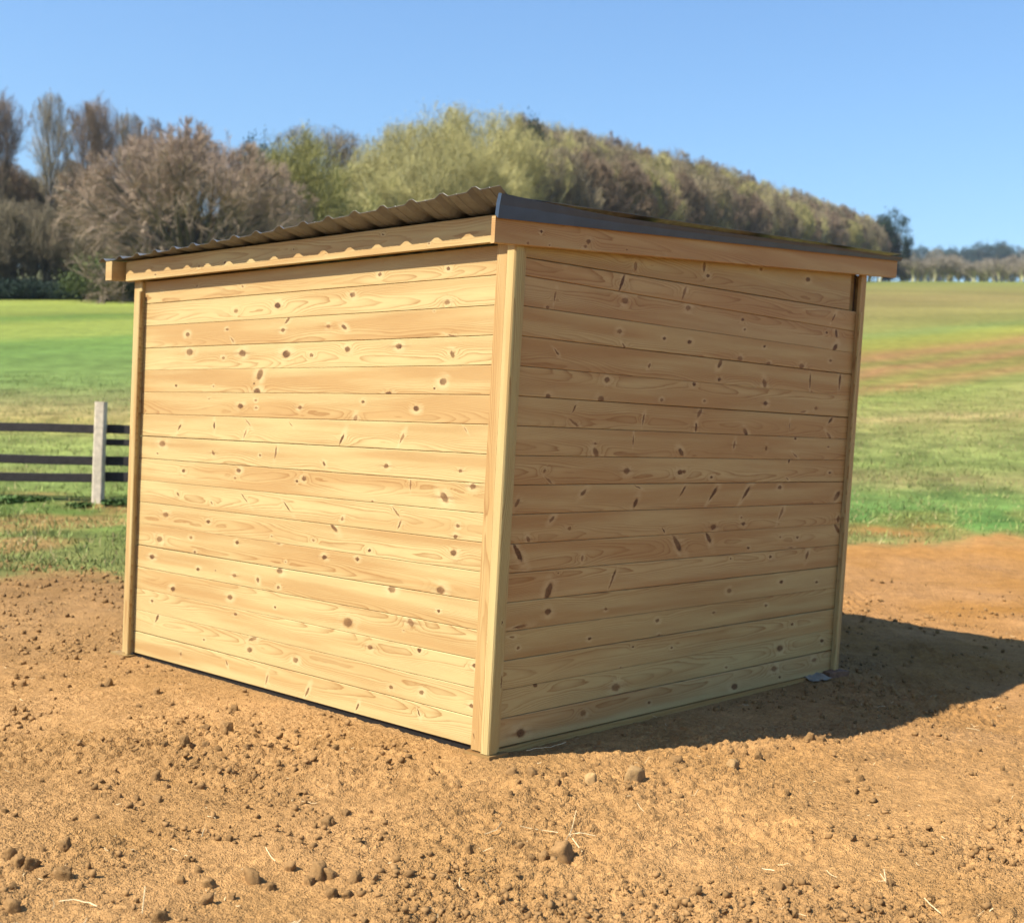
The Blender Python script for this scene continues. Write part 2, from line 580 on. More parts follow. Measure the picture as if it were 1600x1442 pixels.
def plank_mesh(name, x0, x1, zb0, zb1, zt0, zt1, lx, ly, thick=.020, ch=.0022):
    """board with eased edges, ends at x0 and x1, sloping top and bottom allowed; outer face at y = 0"""
    prof = [(0, 'b', ch), (0, 't', -ch), (ch, 't', 0), (thick, 't', 0), (thick, 'b', 0), (ch, 'b', 0)]
    v = []
    for x, zb, zt in ((x0, zb0, zt0), (x1, zb1, zt1)):
        for y, w, d in prof:
            z = (zb if w == 'b' else zt) + d
            v.append((x + lx * z, y + ly * z, z))
    n = len(prof)
    f = [(i, (i + 1) % n, n + (i + 1) % n, n + i) for i in range(n)]
    f += [tuple(range(n))[::-1], tuple(range(n, 2 * n))]
    me = mesh_py(name, v, f)
    me.materials.append(PINE)
    return me


def rand_knots(x0, x1, half, n, sizes=(.006, .016)):
    ks = []
    for i in range(n):
        x = x0 + (x1 - x0) * (i + random.uniform(.2, .8)) / n
        r = random.uniform(*sizes)
        ks.append((x, random.uniform(-half, half) * .8, r * random.uniform(1, 1.8), r, random.uniform(-.3, .3)))
    return ks


KL = {
0:[(1.291,-.023,.0439,.0137,1.03),(1.635,-.016,.0394,.0116,1.24),(.894,-.03,.0306,.0108,1.06),(.455,.022,.0228,.0091,-1.11),(2.004,.02,.0188,.0071,-1.05),(2.46,.001,.0157,.0078,1.58)],
1:[(2.725,.04,.0383,.0151,.95),(1.773,.052,.0333,.0121,.35),(1.799,-.011,.0247,.0147,.15),(1.396,-.005,.019,.0117,.15),(.444,-.012,.0166,.0114,.17),(.655,-.023,.0158,.0106,.17),(.117,-.017,.014,.0099,.18),(2.234,-.017,.012,.0068,.14)],
2:[(.469,.052,.0196,.0134,.15),(.817,.016,.018,.0118,.14),(1.938,.036,.0169,.0099,.13),(2.785,.008,.0166,.0089,.12),(.11,.035,.0139,.0099,.15)],
3:[(.994,-.016,.0339,.0219,.13),(.538,.043,.0237,.0171,-.67),(1.999,-.008,.0256,.0149,.12),(2.568,-.025,.0238,.0131,.11),(1.589,-.012,.0105,.0064,.12),(.586,-.002,.0077,.0052,.13)],
4:[(.681,.054,.0283,.019,.11),(2.802,.009,.0248,.0134,.09),(1.56,.052,.0233,.0142,.1),(2.318,-.016,.0196,.0111,.1),(1.965,-.014,.0183,.0107,.1),(1.75,-.016,.014,.0118,-.94),(1.569,-.036,.013,.0079,.11),(.358,-.01,.0117,.0081,.12),(2.147,-.005,.0088,.005,.1)],
5:[(.354,-.044,.032,.0223,.11),(2.732,-.013,.0277,.015,.08),(1.951,.035,.0238,.0139,.09),(1.198,.026,.0211,.0134,.09),(2.401,.024,.0214,.012,.08),(.943,.042,.0183,.0119,.1),(1.583,.061,.026,.0079,.09),(2.361,-.054,.0137,.0077,.09),(1.518,-.028,.0103,.0063,.1)],
6:[(1.132,.05,.0347,.0146,-.49),(2.235,-.001,.0222,.0126,.07),(2.672,.008,.0225,.0123,.07),(.28,.004,.0171,.012,.09),(.859,-.037,.0163,.0107,.09),(1.295,-.025,.0134,.0084,.08),(1.647,-.033,.0105,.0064,.08)],
7:[(.653,-.027,.0254,.0089,1.04),(1.901,.023,.0415,.0049,-.63),(.681,.034,.0348,.0057,-.69),(1.526,.003,.0332,.0057,-.65),(.275,-.051,.0142,.01,.08),(.261,-.002,.0141,.01,.08),(1.074,-.03,.0141,.0095,.91),(2.55,.004,.0161,.0083,-.6),(2.21,-.024,.0153,.0078,-.62),(1.89,-.028,.011,.0065,.07)],
8:[(.179,.05,.0248,.0178,.06),(1.391,.023,.0257,.016,.05),(.359,-.01,.0267,.0154,-.63),(2.501,.011,.0248,.0138,.05),(1.964,.038,.021,.0123,.05),(.587,.035,.0249,.0076,1.59),(1.997,-.004,.0106,.0062,.05),(.855,-.058,.0097,.0064,.06),(1.449,.007,.0095,.0058,.05),(.382,.051,.0073,.0051,.05)],
9:[(2.737,.028,.0304,.0166,.03),(1.64,.015,.0362,.0098,1.35),(1.237,-.024,.0152,.0094,-.68),(.768,-.015,.0143,.0095,.04),(.265,-.015,.0127,.009,.05),(2.214,-.007,.0135,.0084,-.63),(2.787,-.031,.0123,.0067,.04),(1.777,-.003,.0101,.006,.04)],
10:[(1.923,-.026,.0346,.0099,.95),(1.109,-.032,.0308,.0105,1.0),(.666,-.012,.0273,.0095,1.02),(2.563,-.006,.0219,.0095,.81),(1.898,.039,.0297,.0056,-.66),(2.214,.013,.0173,.0083,1.58),(1.521,.036,.0233,.0052,-.68),(.245,.042,.018,.0048,-.74)],
11:[(1.455,-.007,.0212,.0131,.01),(1.975,-.007,.021,.0123,.01),(.577,-.001,.0184,.0125,.01),(1.013,-.055,.0172,.0121,.89),(.958,.027,.0169,.011,.01),(1.835,.026,.014,.0083,.01),(1.83,-.014,.0127,.0076,.01),(2.276,.031,.0084,.0047,.01)],
12:[(1.809,.033,.0305,.0213,.83),(1.832,-.056,.028,.0166,.0),(.407,-.006,.0204,.0142,-.0),(.779,-.06,.0243,.0094,.0),(2.616,-.026,.0134,.0073,.0),(2.239,-.029,.0124,.0071,.0),(1.86,-.014,.009,.0053,-.0),(.463,-.037,.0066,.0045,.0)],
13:[(2.486,.036,.0361,.0201,-.02),(1.975,.02,.0313,.0183,-.02),(1.587,.008,.0289,.0176,-.02),(.718,.03,.0269,.018,-.02),(.356,-.012,.0232,.0161,-.75),(1.094,.024,.0195,.0125,-.02),(1.378,-.0,.0162,.0101,-.02),(2.154,-.002,.0163,.0093,-.01)],
14:[(1.129,.003,.0285,.0129,-.43),(1.589,.05,.0254,.0108,.63),(2.077,-.036,.0259,.0103,-.68),(2.514,.004,.0203,.0113,-.03),(.363,-.06,.0256,.0051,-.21),(1.624,.003,.0146,.0088,-.03),(1.252,.01,.0135,.0085,-.03),(2.128,.022,.0135,.0077,-.03),(.487,.056,.0076,.0052,-.04),(.809,.024,.0061,.004,-.03)],
15:[(1.073,.028,.0259,.0166,-.05),(1.678,.002,.0245,.0148,-.04),(.406,-.038,.0222,.0154,-.04),(2.051,-.011,.0186,.0107,-.04)],
16:[(.41,-.018,.013,.009,-.06),(.878,-.016,.0124,.0081,-.06),(1.998,-.013,.0131,.0076,-.05),(2.436,.011,.0129,.0072,-.05),(2.799,-.0,.0077,.0041,-.05)],
}
KR = {
0:[(.206,-.019,.0359,.0244,-.15),(1.956,-.027,.0326,.0182,-.13),(2.362,.026,.0291,.0156,-.12),(2.819,.028,.0273,.014,-.11),(.644,.01,.0214,.0138,-.14),(1.17,-.01,.0129,.0078,-.13),(2.433,-.031,.0127,.0068,-.12)],
1:[(2.415,.008,.0378,.0201,-.1),(.888,-.027,.0302,.0189,-.13),(2.9,.004,.03,.0153,-.1),(.289,.058,.0143,.0096,-.12),(1.864,-.04,.0112,.0063,-.11)],
2:[(2.532,.012,.0214,.0113,-.09),(.916,-.065,.0136,.0085,-.11),(1.335,-.006,.0133,.0079,-.1),(1.004,.033,.0108,.0067,-.1)],
3:[(2.229,.014,.0181,.0098,-.08),(1.198,.017,.0161,.0097,-.09),(.662,-.023,.0156,.01,-.1),(.114,.038,.0185,.0076,-.1),(1.704,.016,.0144,.0082,-.08),(1.222,-.06,.0113,.0068,-.1),(.16,-.015,.0087,.006,-.1)],
4:[(.162,-.05,.058,.011,.06),(1.841,-.004,.0259,.0146,-.07),(2.379,.01,.0248,.0132,-.06),(.349,.002,.0209,.0139,-.08),(2.787,-.016,.0179,.0092,-.06),(.773,-.019,.0102,.0064,-.08)],
5:[(.345,-.031,.0382,.0196,1.13),(.807,-.008,.0594,.0116,1.11),(2.648,.021,.0324,.0173,1.1),(2.239,.032,.016,.0086,-.05),(1.832,.042,.011,.0062,-.05),(.403,.047,.0079,.0052,-.06)],
6:[(1.324,.016,.0521,.0203,-.8),(.12,.026,.0548,.0187,-.88),(1.604,.036,.0442,.0185,-.78),(2.979,.041,.0433,.0159,-.67),(.571,-.022,.0176,.011,1.25),(2.522,.001,.0191,.01,-.04),(2.45,-.056,.0293,.0055,-.04),(2.003,-.038,.0133,.0074,-.04),(2.333,.01,.0122,.0065,-.04),(1.006,-.031,.0076,.0047,-.05)],
7:[(2.321,.018,.0558,.0219,1.0),(1.645,-.039,.0247,.0141,-.03),(2.991,-.033,.0183,.014,1.65),(.336,.037,.0223,.0105,.65),(1.2,-.041,.0241,.0085,-.8),(1.935,-.03,.0188,.0104,-.03),(.186,-.049,.0147,.0086,-.75),(.464,-.008,.0107,.007,-.03),(1.91,.005,.0112,.0062,-.03),(.625,.007,.0097,.0062,-.03)],
8:[(1.94,.008,.0537,.0158,.77),(2.956,-.02,.038,.0171,.66),(1.622,.007,.0468,.0133,.79),(.551,.027,.0328,.0144,.59),(1.343,.023,.0419,.0109,.85),(.099,-.014,.0286,.014,.91),(.954,-.029,.0238,.0117,.98),(2.287,.037,.0219,.0116,-.01),(.96,.05,.0439,.005,-.28),(2.501,-.004,.0171,.0089,-.01)],
9:[(.866,-.002,.0206,.0127,.0),(.3,-.045,.0368,.0071,-.52),(1.311,-.009,.0196,.0115,.0),(2.847,-.011,.0204,.0103,-.0),(2.363,-.045,.0261,.0079,-.4),(1.596,-.035,.0189,.0108,-.0),(1.345,-.005,.0178,.0105,.0),(2.368,.056,.0159,.0113,.6),(.269,-.003,.0148,.0109,.91),(1.843,-.013,.0149,.0083,-.0)],
10:[(1.308,-.036,.0332,.0166,-.65),(2.429,-.039,.0409,.0099,-.44),(.624,-.045,.0245,.0144,-.69),(1.792,.009,.0201,.0098,1.38),(.904,.018,.029,.0059,1.61),(2.116,-.005,.0132,.0105,1.63),(2.807,.013,.0162,.0081,.02),(2.42,.055,.0131,.0068,.02),(.616,-.004,.0096,.0061,.02)],
11:[(2.808,.041,.0402,.0174,.6),(2.807,-.049,.0332,.0134,-.56),(1.899,-.051,.0256,.0128,-.6),(1.45,.039,.0262,.0114,.9),(.452,-.04,.036,.0072,-.43),(2.351,-.006,.0345,.0074,1.54),(.447,.02,.0324,.0075,.95),(.976,-.011,.0257,.0075,1.39),(1.428,-.036,.0209,.0091,1.62)],
12:[(.638,-.055,.0277,.0175,.04),(2.489,-.05,.0446,.0094,.13),(2.076,-.018,.0209,.0112,.04),(.675,.036,.0182,.0114,.05),(.264,-.058,.0176,.0117,.04),(2.63,-.025,.0175,.0089,.04),(1.488,-.029,.0153,.0088,.04),(1.384,.053,.0149,.0086,.05),(1.117,-.039,.0124,.0074,.04),(.316,-.023,.0076,.005,.05)],
13:[(2.887,.011,.0483,.0143,1.54),(2.053,-.038,.0284,.0195,-.87),(2.541,-.002,.0428,.0096,1.64),(1.605,.041,.0271,.0147,.91),(1.612,-.041,.022,.0124,.05),(.997,-.006,.0163,.01,1.0),(.301,.014,.023,.0066,-.59)],
14:[(2.435,-.051,.0262,.0135,.06),(1.793,-.05,.0229,.0126,.07),(.747,.009,.0171,.0105,.08),(2.757,.001,.018,.009,.06),(2.079,-.058,.0174,.0093,.06),(2.024,.032,.0172,.0092,.07),(1.32,.002,.0163,.0094,.08),(1.105,.004,.0155,.0092,.08),(.787,-.056,.0178,.0076,-.64),(1.521,-.041,.0154,.0087,.07)],
15:[(2.806,-.049,.0291,.0154,.62),(2.808,.036,.0276,.0158,-1.09),(1.293,.042,.021,.0121,.1),(.779,.027,.0201,.0123,.1),(.274,-.004,.0235,.0075,1.39),(.23,-.056,.0137,.009,.1),(1.797,.028,.0147,.008,.09),(2.694,.032,.0138,.0069,.08),(1.823,-.022,.0132,.0072,.08),(.792,-.039,.0115,.007,.09)],
16:[(1.249,-.012,.0524,.0171,1.17),(.742,-.021,.0489,.0124,1.18),(2.76,.001,.0374,.0111,.87),(.335,.042,.0203,.0101,1.39)],
17:[(2.443,.02,.03,.0152,.11),(1.944,.029,.0237,.0126,.11),(1.412,-.011,.024,.012,1.53),(.846,-.064,.0176,.0116,1.61),(1.452,-.052,.0152,.0085,.11)],
}

TONE_L = {0: .35, 1: .1, 2: .15, 3: .55, 4: .2, 5: .6, 6: .6, 7: .15, 8: .45, 9: .3, 10: .15, 11: .7, 12: .7, 13: .0, 14: .8, 15: .1, 16: .7}
TONE_R = {0: .35, 1: .2, 2: .25, 3: .4, 4: .2, 5: .5, 6: .6, 7: .5, 8: .6, 9: .55, 10: .6, 11: .6, 12: .55, 13: .6, 14: .45, 15: .7, 16: .7, 17: .5}
TINT_R = {0: (1.0, .97, .95), 1: (.98, .99, .93), 2: (.99, .99, .92), 3: (.99, .98, .90), 4: (1.01, .98, .91), 16: (1.03, .94, .90), 15: (1.03, .95, .92), 17: (1.0, .98, .98)}

WL, WR = 3.0, 3.045
GAP = .0009


def wall_parts(side, name, length, knots, tones, tints, n, parent_z=0):
    xd, inn = EX[side]
    lx, ly = lean(xd, inn)
    # studs and sheathing behind the boards
    v, f = [], []
    sgn = -1 if side == 'back' else 1
    lo, hi = (-length, -.06) if side == 'back' else (.06, length)
    for (x0, x1, y0, y1, z0, z1) in [(lo, hi + (.0 if side == 'back' else 0), .0255 if side == 'side' else .021, .036, .03, 2.24)] + [(lo + (hi - lo) * i / 4 - .02, lo + (hi - lo) * i / 4 + .02, .0345, .09, .03, 2.24) for i in range(5)]:
        b = len(v)
        for z in (z0, z1):
            for x, y in ((x0, y0), (x1, y0), (x1, y1), (x0, y1)):
                zz = z + (x * .072 if side == 'side' and z > 1 else 0)
                v.append((x + lx * zz, y + ly * zz, zz))
        f += [tuple(b + i for i in q) for q in ((0, 3, 2, 1), (4, 5, 6, 7), (0, 1, 5, 4), (1, 2, 6, 5), (2, 3, 7, 6), (3, 0, 4, 7))]
    wall = link(name, mesh_py(name, v, f), DARKWOOD)
    to_shelter(wall, shelter, frame(xd, inn, C0))
    x0, x1 = (-length, -.07) if side == 'back' else (.05, length)
    me = plank_mesh('plank_' + side, x0, x1, -P / 2 + GAP, -P / 2 + GAP, P / 2 - GAP, P / 2 - GAP, lx, ly)
    for k in range(n):
        zc = Z0 + P * (k + .5)
        o = link('plank', me)
        dy = random.uniform(-.0012, .0012)
        m = frame(xd, inn, C0 + EZ * zc + inn * dy) @ Matrix.Rotation(random.uniform(-.0007, .0007), 4, 'Y')
        o.parent = wall
        o.matrix_parent_inverse = frame(xd, inn, C0).inverted()
        o.matrix_basis = m
        ks = [(sgn * e[0], e[1], e[2], e[3], e[4]) for e in knots.get(k, ())]
        wood(o, tones.get(k, .4) + random.uniform(-.08, .08), tints.get(k, (1, 1, 1) if side == 'back' else (1.05, .97, .90)), ks)
    return wall, lx, ly


DARKWOOD = simple_mat('rough_sawn_framing', (.14, .085, .045), .85, .25, 12)
back_wall, blx, bly = wall_parts('back', 'back_wall', WL, KL, TONE_L, {}, 17)
side_wall, slx, sly = wall_parts('side', 'side_wall', WR, KR, TONE_R, TINT_R, 16)


def add_board(name, side, parent, x0, x1, zb0, zb1, zt0, zt1, y, thick, tone, knots=(), tint=(1, 1, 1), ch=.003):
    """a further board of a wall; y is where its outer face stands (negative: proud)"""
    xd, inn = EX[side]
    lx, ly = lean(xd, inn)
    zm = (zb0 + zt0) / 2
    me = plank_mesh(name, x0, x1, zb0 - zm, zb1 - zm, zt0 - zm, zt1 - zm, lx, ly, thick, ch)
    o = link(name, me)
    pm = frame(xd, inn, C0) if parent is not shelter else Matrix.Translation(C0)
    o.parent = parent
    o.matrix_parent_inverse = pm.inverted()
    o.matrix_basis = frame(xd, inn, C0 + EZ * zm + inn * y)
    return wood(o, tone, tint, knots)


# side wall: top boards cut to the slope of the roof
b16 = Z0 + P * 16 + GAP
add_board('plank', 'side', side_wall, .05, WR, b16, b16, 2.206, 2.250, .0005, .020, .7, [(e[0], e[1] + .02, *e[2:]) for e in KR[16]], (1.03, .94, .90))
add_board('plank', 'side', side_wall, .05, 2.945, 2.209, 2.2525, 2.290, 2.52, .004, .018, .5, [(e[0], e[1] + .06 + .02 * e[0], *e[2:]) for e in KR[17]], (.98, .97, .95))
add_board('stud', 'side', side_wall, 2.955, 3.02, 2.2525, 2.2535, 2.52, 2.524, .0235, .002, .5, (), (.62, .58, .52))


def post(x0, x1, side, zb, zt, y, thick, tone, knots=(), tint=(1, 1, 1), name='corner_board', parent=None, ch=.004):
    """upright board: local x runs up"""
    xd, inn = EX[side]
    lx, ly = lean(xd, inn)
    w = (x1 - x0) / 2
    xc = (x0 + x1) / 2
    v = []
    for h in (zb, zt):
        for (px, py) in ((-w + ch, 0), (w - ch, 0), (w, ch), (w, thick), (-w, thick), (-w, ch)):
            v.append((h, py + ly * h, -(px + lx * h)))
    f = [(i, i + 6, (i + 1) % 6 + 6, (i + 1) % 6) for i in range(6)] + [tuple(range(6)), tuple(range(6, 12))[::-1]]
    me = mesh_py(name, v, f)
    me.materials.append(PINE)
    o = link(name, me)
    o.parent = parent or shelter
    o.matrix_parent_inverse = Matrix.Translation(-C0)
    org = C0 + xd * xc + inn * y
    o.matrix_basis = Matrix(((0, inn.x, -xd.x, org.x), (0, inn.y, -xd.y, org.y), (1, 0, 0, org.z), (0, 0, 0, 1)))
    return wood(o, tone, tint, knots)


# near corner: cover board on the back wall, two-step edging on the side wall
post(-.094, -.0275, 'back', .040, 2.262, -.017, .016, .75, [(1.18, .01, .03, .007, .1), (.10, .01, .016, .006, .2), (2.05, .01, .012, .005, 0)], (1.0, .97, .94))
post(-.0265, .026, 'back', .036, 2.262, -.027, .026, .0, [(.55, .0, .008, .004, 0)], (1.0, 1.02, 1.0), ch=.006)
post(-.022, .030, 'side', .036, 2.252, -.0275, .024, .1, [(.62, 0, .012, .005, 0)], (.92, .98, .88))
post(.0305, .060, 'side', .036, 2.254, -.014, .012, .3, [(1.4, .0, .02, .004, 0), (.35, .005, .03, .006, 0)], (.95, .97, .88))
# far left and far right corners
post(-3.070, -2.985, 'back', .040, 2.262, -.022, .022, .4, [(2.05, -.01, .02, .006, .1), (1.15, .03, .01, .004, 0)])
post(-3.000, -2.972, 'back', .040, 2.20, -.042, .019, .3, [(1.0, 0, .01, .004, 0)])
post(3.025, 3.088, 'side', .052, 2.470, -.024, .022, .5, [(2.13, .0, .025, .008, .1), (1.45, .012, .01, .004, 0), (2.0, .02, .012, .004, 0)], (1.0, .96, .92))
post(3.018, 3.040, 'side', .052, 2.245, -.036, .011, .3, [], (1.0, .97, .9))

# back fascia and the raking board of the side
FZ0, FZ1 = 2.262, 2.380
add_board('fascia_board', 'back', shelter, -3.11, .0285, FZ0, FZ0, FZ1, FZ1, -.056, .024, .45, rand_knots(-3.0, -.2, .05, 7, (.004, .009)))
add_board('fascia_spacer', 'back', shelter, -3.08, -.10, FZ0 + .012, FZ0 + .012, FZ1 - .01, FZ1 - .01, -.0315, .030, .45)
gk = [(x, z, a, a * .7, .2) for x, z, a in ((.02, -.03, .007), (.10, .03, .008), (.16, -.02, .006), (.42, .03, .020), (.40, .005, .012), (.70, .03, .006), (.98, -.01, .03), (1.55, .02, .016), (1.95, .0, .014))]
RK0, RKS = 2.246, .0727
add_board('verge_board', 'side', shelter, -.185, 3.41, RK0 - .185 * RKS, RK0 + 3.41 * RKS, RK0 + .112 - .185 * RKS, RK0 + .112 + 3.41 * RKS, -.052, .022, .7, gk, (1.02, .93, .88))
# verge board of the far gable, its end shows past the back fascia
v0 = -3.16
xd, inn = EX['back']
for nm, (ua, ub) in (('verge_board', (3.145, 3.215)),):
    vv = []
    for (va, dz) in ((-.13, 0), (3.41, 3.54 * RKS)):
        for u, z in ((ua, FZ0 + .004), (ub, FZ0 + .004), (ub, FZ1 - .004), (ua, FZ1 - .004)):
            p = S(u, va, z + dz) - C0
            vv.append(p)
    me = mesh_py(nm, vv, [(0, 1, 2, 3), (7, 6, 5, 4), (0, 4, 5, 1), (1, 5, 6, 2), (2, 6, 7, 3), (3, 7, 4, 0)])
    me.materials.append(PINE)
    wood(link(nm, me, None, shelter), .5)


def box_uvz(name, mat, parent, u0, u1, v0, v1, z0, z1, dz=0):
    vv = []
    for z in (z0, z1):
        for u, v in ((u0, v0), (u1, v0), (u1, v1), (u0, v1)):
            vv.append(S(u, v, z + dz * v) - C0)
    me = mesh_py(name, vv, [(0, 3, 2, 1), (4, 5, 6, 7), (0, 1, 5, 4), (1, 2, 6, 5), (2, 3, 7, 6), (3, 0, 4, 7)])
    return link(name, me, mat, parent)


DPC = simple_mat('black_damp_course', (.012, .012, .012), .6, .2, 20)
box_uvz('damp_proof_strip', DPC, shelter, .12, 3.0, .012, .07, -.03, .049)
wood(box_uvz('base_rail', PINE, shelter, -.010, .07, .06, 3.05, -.03, .046), .4, (.90, .80, .66))
wood(box_uvz('foot_block', PINE, shelter, -.040, .115, -.032, .09, -.03, .033), .5, (.62, .54, .46))
wood(box_uvz('foot_block', PINE, shelter, 2.955, 3.135, -.060, .10, .0, .036), .5, (.60, .52, .44))
# far walls and front posts, out of sight but casting the shadow
box_uvz('far_wall', DARKWOOD, shelter, 3.01, 3.05, .09, 3.05, .03, 2.28)
for u in (.03, 1.5, 2.95):
    box_uvz('front_post', DARKWOOD, shelter, u, u + .09, 2.95, 3.04, -.02, 2.52)
wood(box_uvz('corner_post', PINE, shelter, .0, .09, 3.046, 3.086, -.02, 2.47), .5, (.6, .56, .5))
for v in (.12, 1.0, 2.0, 2.93):
    box_uvz('purlin', DARKWOOD, shelter, .03, 3.04, v, v + .07, 2.29, 2.36, RKS * .98)


# corrugated roof: box-profile sheets, ribs running down the slope, eave bent up towards the near corner
def sheet_mat():
    m, t, b = new_mat('weathered_coated_steel')
    co = t.node('ShaderNodeTexCoord').outputs['Object']
    n = t.noise(co, 5, 5, .65)
    n2 = t.noise(co, 38, 3, .6)
    c = t.mix(t.range(n, .35, .65), (.100, .108, .116), (.150, .153, .153))
    c = t.mix(t.range(n2, .55, .75, 0, .6), c, (.12, .112, .09))
    t.put(b.inputs['Base Color'], c)
    b.inputs['Metallic'].default_value = .25
    t.put(b.inputs['Roughness'], t.range(n2, .3, .7, .32, .55))
    return m


STEEL = sheet_mat()
FLASH = simple_mat('slate_blue_flashing', (.060, .095, .150), .42, .18, 9, .35, .5)


def roof_point(u, v, rise):
    """sheet surface; rise is the height of the profile above the pan"""
    z = 2.392 + RKS * v
    k = np.clip((3.2 - u) / 3.3, 0, 1)                # 0 at the far end, 1 at the near corner
    o = .057 + .074 * k
    lift = .088 * k ** 1.3
    if v < -.03:                                       # lip beyond the fascia
        t = (-.03 - v) / .1
        vv = -.03 - t * (.028 + o)
        return S(u, vv, z + RKS * (vv - v) + lift * t ** 1.3 + rise)
    side = max(0, 1 - v / 3.4) * np.clip((.12 - u) / .2, 0, 1) * .05
    return S(u, v, z + rise + side)


def make_sheet(u_start, n_rib, bump=0.0):
    us, rs = [], []
    for i in range(n_rib):
        b0 = u_start + .2 * i
        for du, r in ((0, 0), (.060, .0), (.064, .003), (.068, 0), (.116, 0), (.146, .017), (.170, .017), (.199, 0)):
            us.append(b0 + du); rs.append(r)
    us.append(u_start + .2 * n_rib + .012); rs.append(0)
    vs_ = [-.13, -.11, -.09, -.07, -.05, -.03, .2, .6, 1.2, 2.0, 2.8, 3.44]
    vv = []
    for v in vs_:
        for u, r in zip(us, rs):
            vv.append(roof_point(u, v, r + bump) - C0)
    n = len(us)
    f = [(j * n + i, j * n + i + 1, (j + 1) * n + i + 1, (j + 1) * n + i) for j in range(len(vs_) - 1) for i in range(n - 1)]
    me = mesh_py('roof_sheet', vv, f)
    o = link('roof_sheet', me, STEEL, shelter)
    md = o.modifiers.new('thickness', 'SOLIDIFY')
    md.thickness = .0012
    md.offset = 0
    # fixing screws with washers along the ribs
    for i in range(n_rib):
        for v in (.15, 1.03, 2.03, 2.96):
            SCREWS.append((o, S(u_start + .2 * i + .163, v, 2.392 + RKS * v + .017 + bump) - C0))


SCREWS = []
for k in range(4):
    make_sheet(-.07 + .8 * k, 4 + (k == 3), .0015 * (k % 2))
sv, sf = [], []
for r, z in ((.011, 0), (.011, .002), (.006, .002), (.006, .008)):
    for i in range(6):
        sv.append((r * math.cos(i * math.pi / 3), r * math.sin(i * math.pi / 3), z))
for l in range(3):
    for i in range(6):
        sf.append((l * 6 + i, l * 6 + (i + 1) % 6, l * 6 + 6 + (i + 1) % 6, l * 6 + 6 + i))
sf.append(tuple(range(18, 24)))
sme = mesh_py('roof_screw', sv, sf)
sme.materials.append(FLASH)
for par, p in SCREWS:
    o = link('roof_screw', sme, None, par)
    o.location = p

# slate-blue verge flashing: upstand tapering from the near corner to the front
vv = []
ns = 14
for i in range(ns + 1):
    v = -.185 + 3.615 * i / ns
    h = float(np.interp(v, (-.18, .5, 1.3, 2.5, 3.43), (.088, .050, .036, .027, .010)))
    zt = RK0 + .1125 + RKS * v
    for u, z in ((-.066, zt - .012), (-.072, zt + h * .5), (-.080, zt + h), (-.062, zt + h + .004), (-.052, zt + h * .6), (-.048, zt + .004)):
        vv.append(S(u, v, z) - C0)
f = [(i * 6 + j, i * 6 + j + 1, i * 6 + 7 + j, i * 6 + 6 + j) for i in range(ns) for j in range(5)]
f += [tuple(range(6))[::-1], tuple(range(ns * 6, ns * 6 + 6))]
fl = link('verge_flashing', mesh_py('verge_flashing', vv, f), FLASH, shelter)

# ------------------------------------------------------------------ post and rail fence
RAIL = simple_mat('dark_weathered_rail', (.040, .034, .034), .8, .35, 14)
POSTM = simple_mat('silvered_post', (.80, .68, .52), .85, .25, 16)


def bar(name, p0, p1, w, h, mat, parent, base):
    """squared timber from p0 to p1, w across, h high, edges knocked off"""
    p0, p1 = Vector(p0), Vector(p1)
    d = (p1 - p0).normalized()
    upv = Vector((0, 0, 1)) if abs(d.z) < .9 else Vector((0, 1, 0))
    s = d.cross(upv).normalized()
    n = s.cross(d).normalized()
    c = min(w, h) * .12
    ring = ((-w / 2 + c, -h / 2), (w / 2 - c, -h / 2), (w / 2, -h / 2 + c), (w / 2, h / 2 - c), (w / 2 - c, h / 2), (-w / 2 + c, h / 2), (-w / 2, h / 2 - c), (-w / 2, -h / 2 + c))
    vv = []
    for k in range(5):
        q = p0.lerp(p1, k / 4) - base
        j = random.uniform(-.006, .006)
        vv += [q + s * a + n * (b + j) for a, b in ring]
    f = [(k * 8 + i, k * 8 + (i + 1) % 8, k * 8 + 8 + (i + 1) % 8, k * 8 + 8 + i) for k in range(4) for i in range(8)]
    f += [tuple(range(8))[::-1], tuple(range(32, 40))]
    return link(name, mesh_py(name, vv, f), mat, parent)


fy = 15.3
post_x = [ray(155, 700).x * fy - 2.75 * 2, ray(155, 700).x * fy - 2.75, ray(155, 700).x * fy, ray(155, 700).x * fy + 2.4]
fb = Vector((post_x[2], fy, gz(post_x[2], fy)))
fence = empty('fence', fb)
tag(fence, 'post and rail fence with dark rails and pale post left of the shelter', 'fence')
for x in post_x:
    z = gz(x, fy)
    bar('post', (x, fy, z - .1), (x + .01, fy, fb.z + 1.235), .125, .12, POSTM, fence, fb)


def zat(px, py):
    return CAM_H + ray(px, py).z * fy


for py in (670, 720, 747.5):
    bar('rail', (post_x[0], fy + .085, zat(0, py) - .02), (post_x[1] + .02, fy + .085, zat(0, py)), .045, .108, RAIL, fence, fb)
    bar('rail', (post_x[1] + .03, fy + .085, zat(0, py)), (post_x[2] - .005, fy + .085, zat(150, py)), .045, .108, RAIL, fence, fb)
for py, h in ((670, .11), (691, .08), (719.5, .115), (745, .12)):
    bar('rail', (post_x[2] + .003, fy + .085, zat(160, py)), (post_x[3], fy + .085, zat(200, py) + .01), .045, h, RAIL, fence, fb)

# ------------------------------------------------------------------ trees
def unit(v):
    return v / max(1e-9, np.linalg.norm(v))


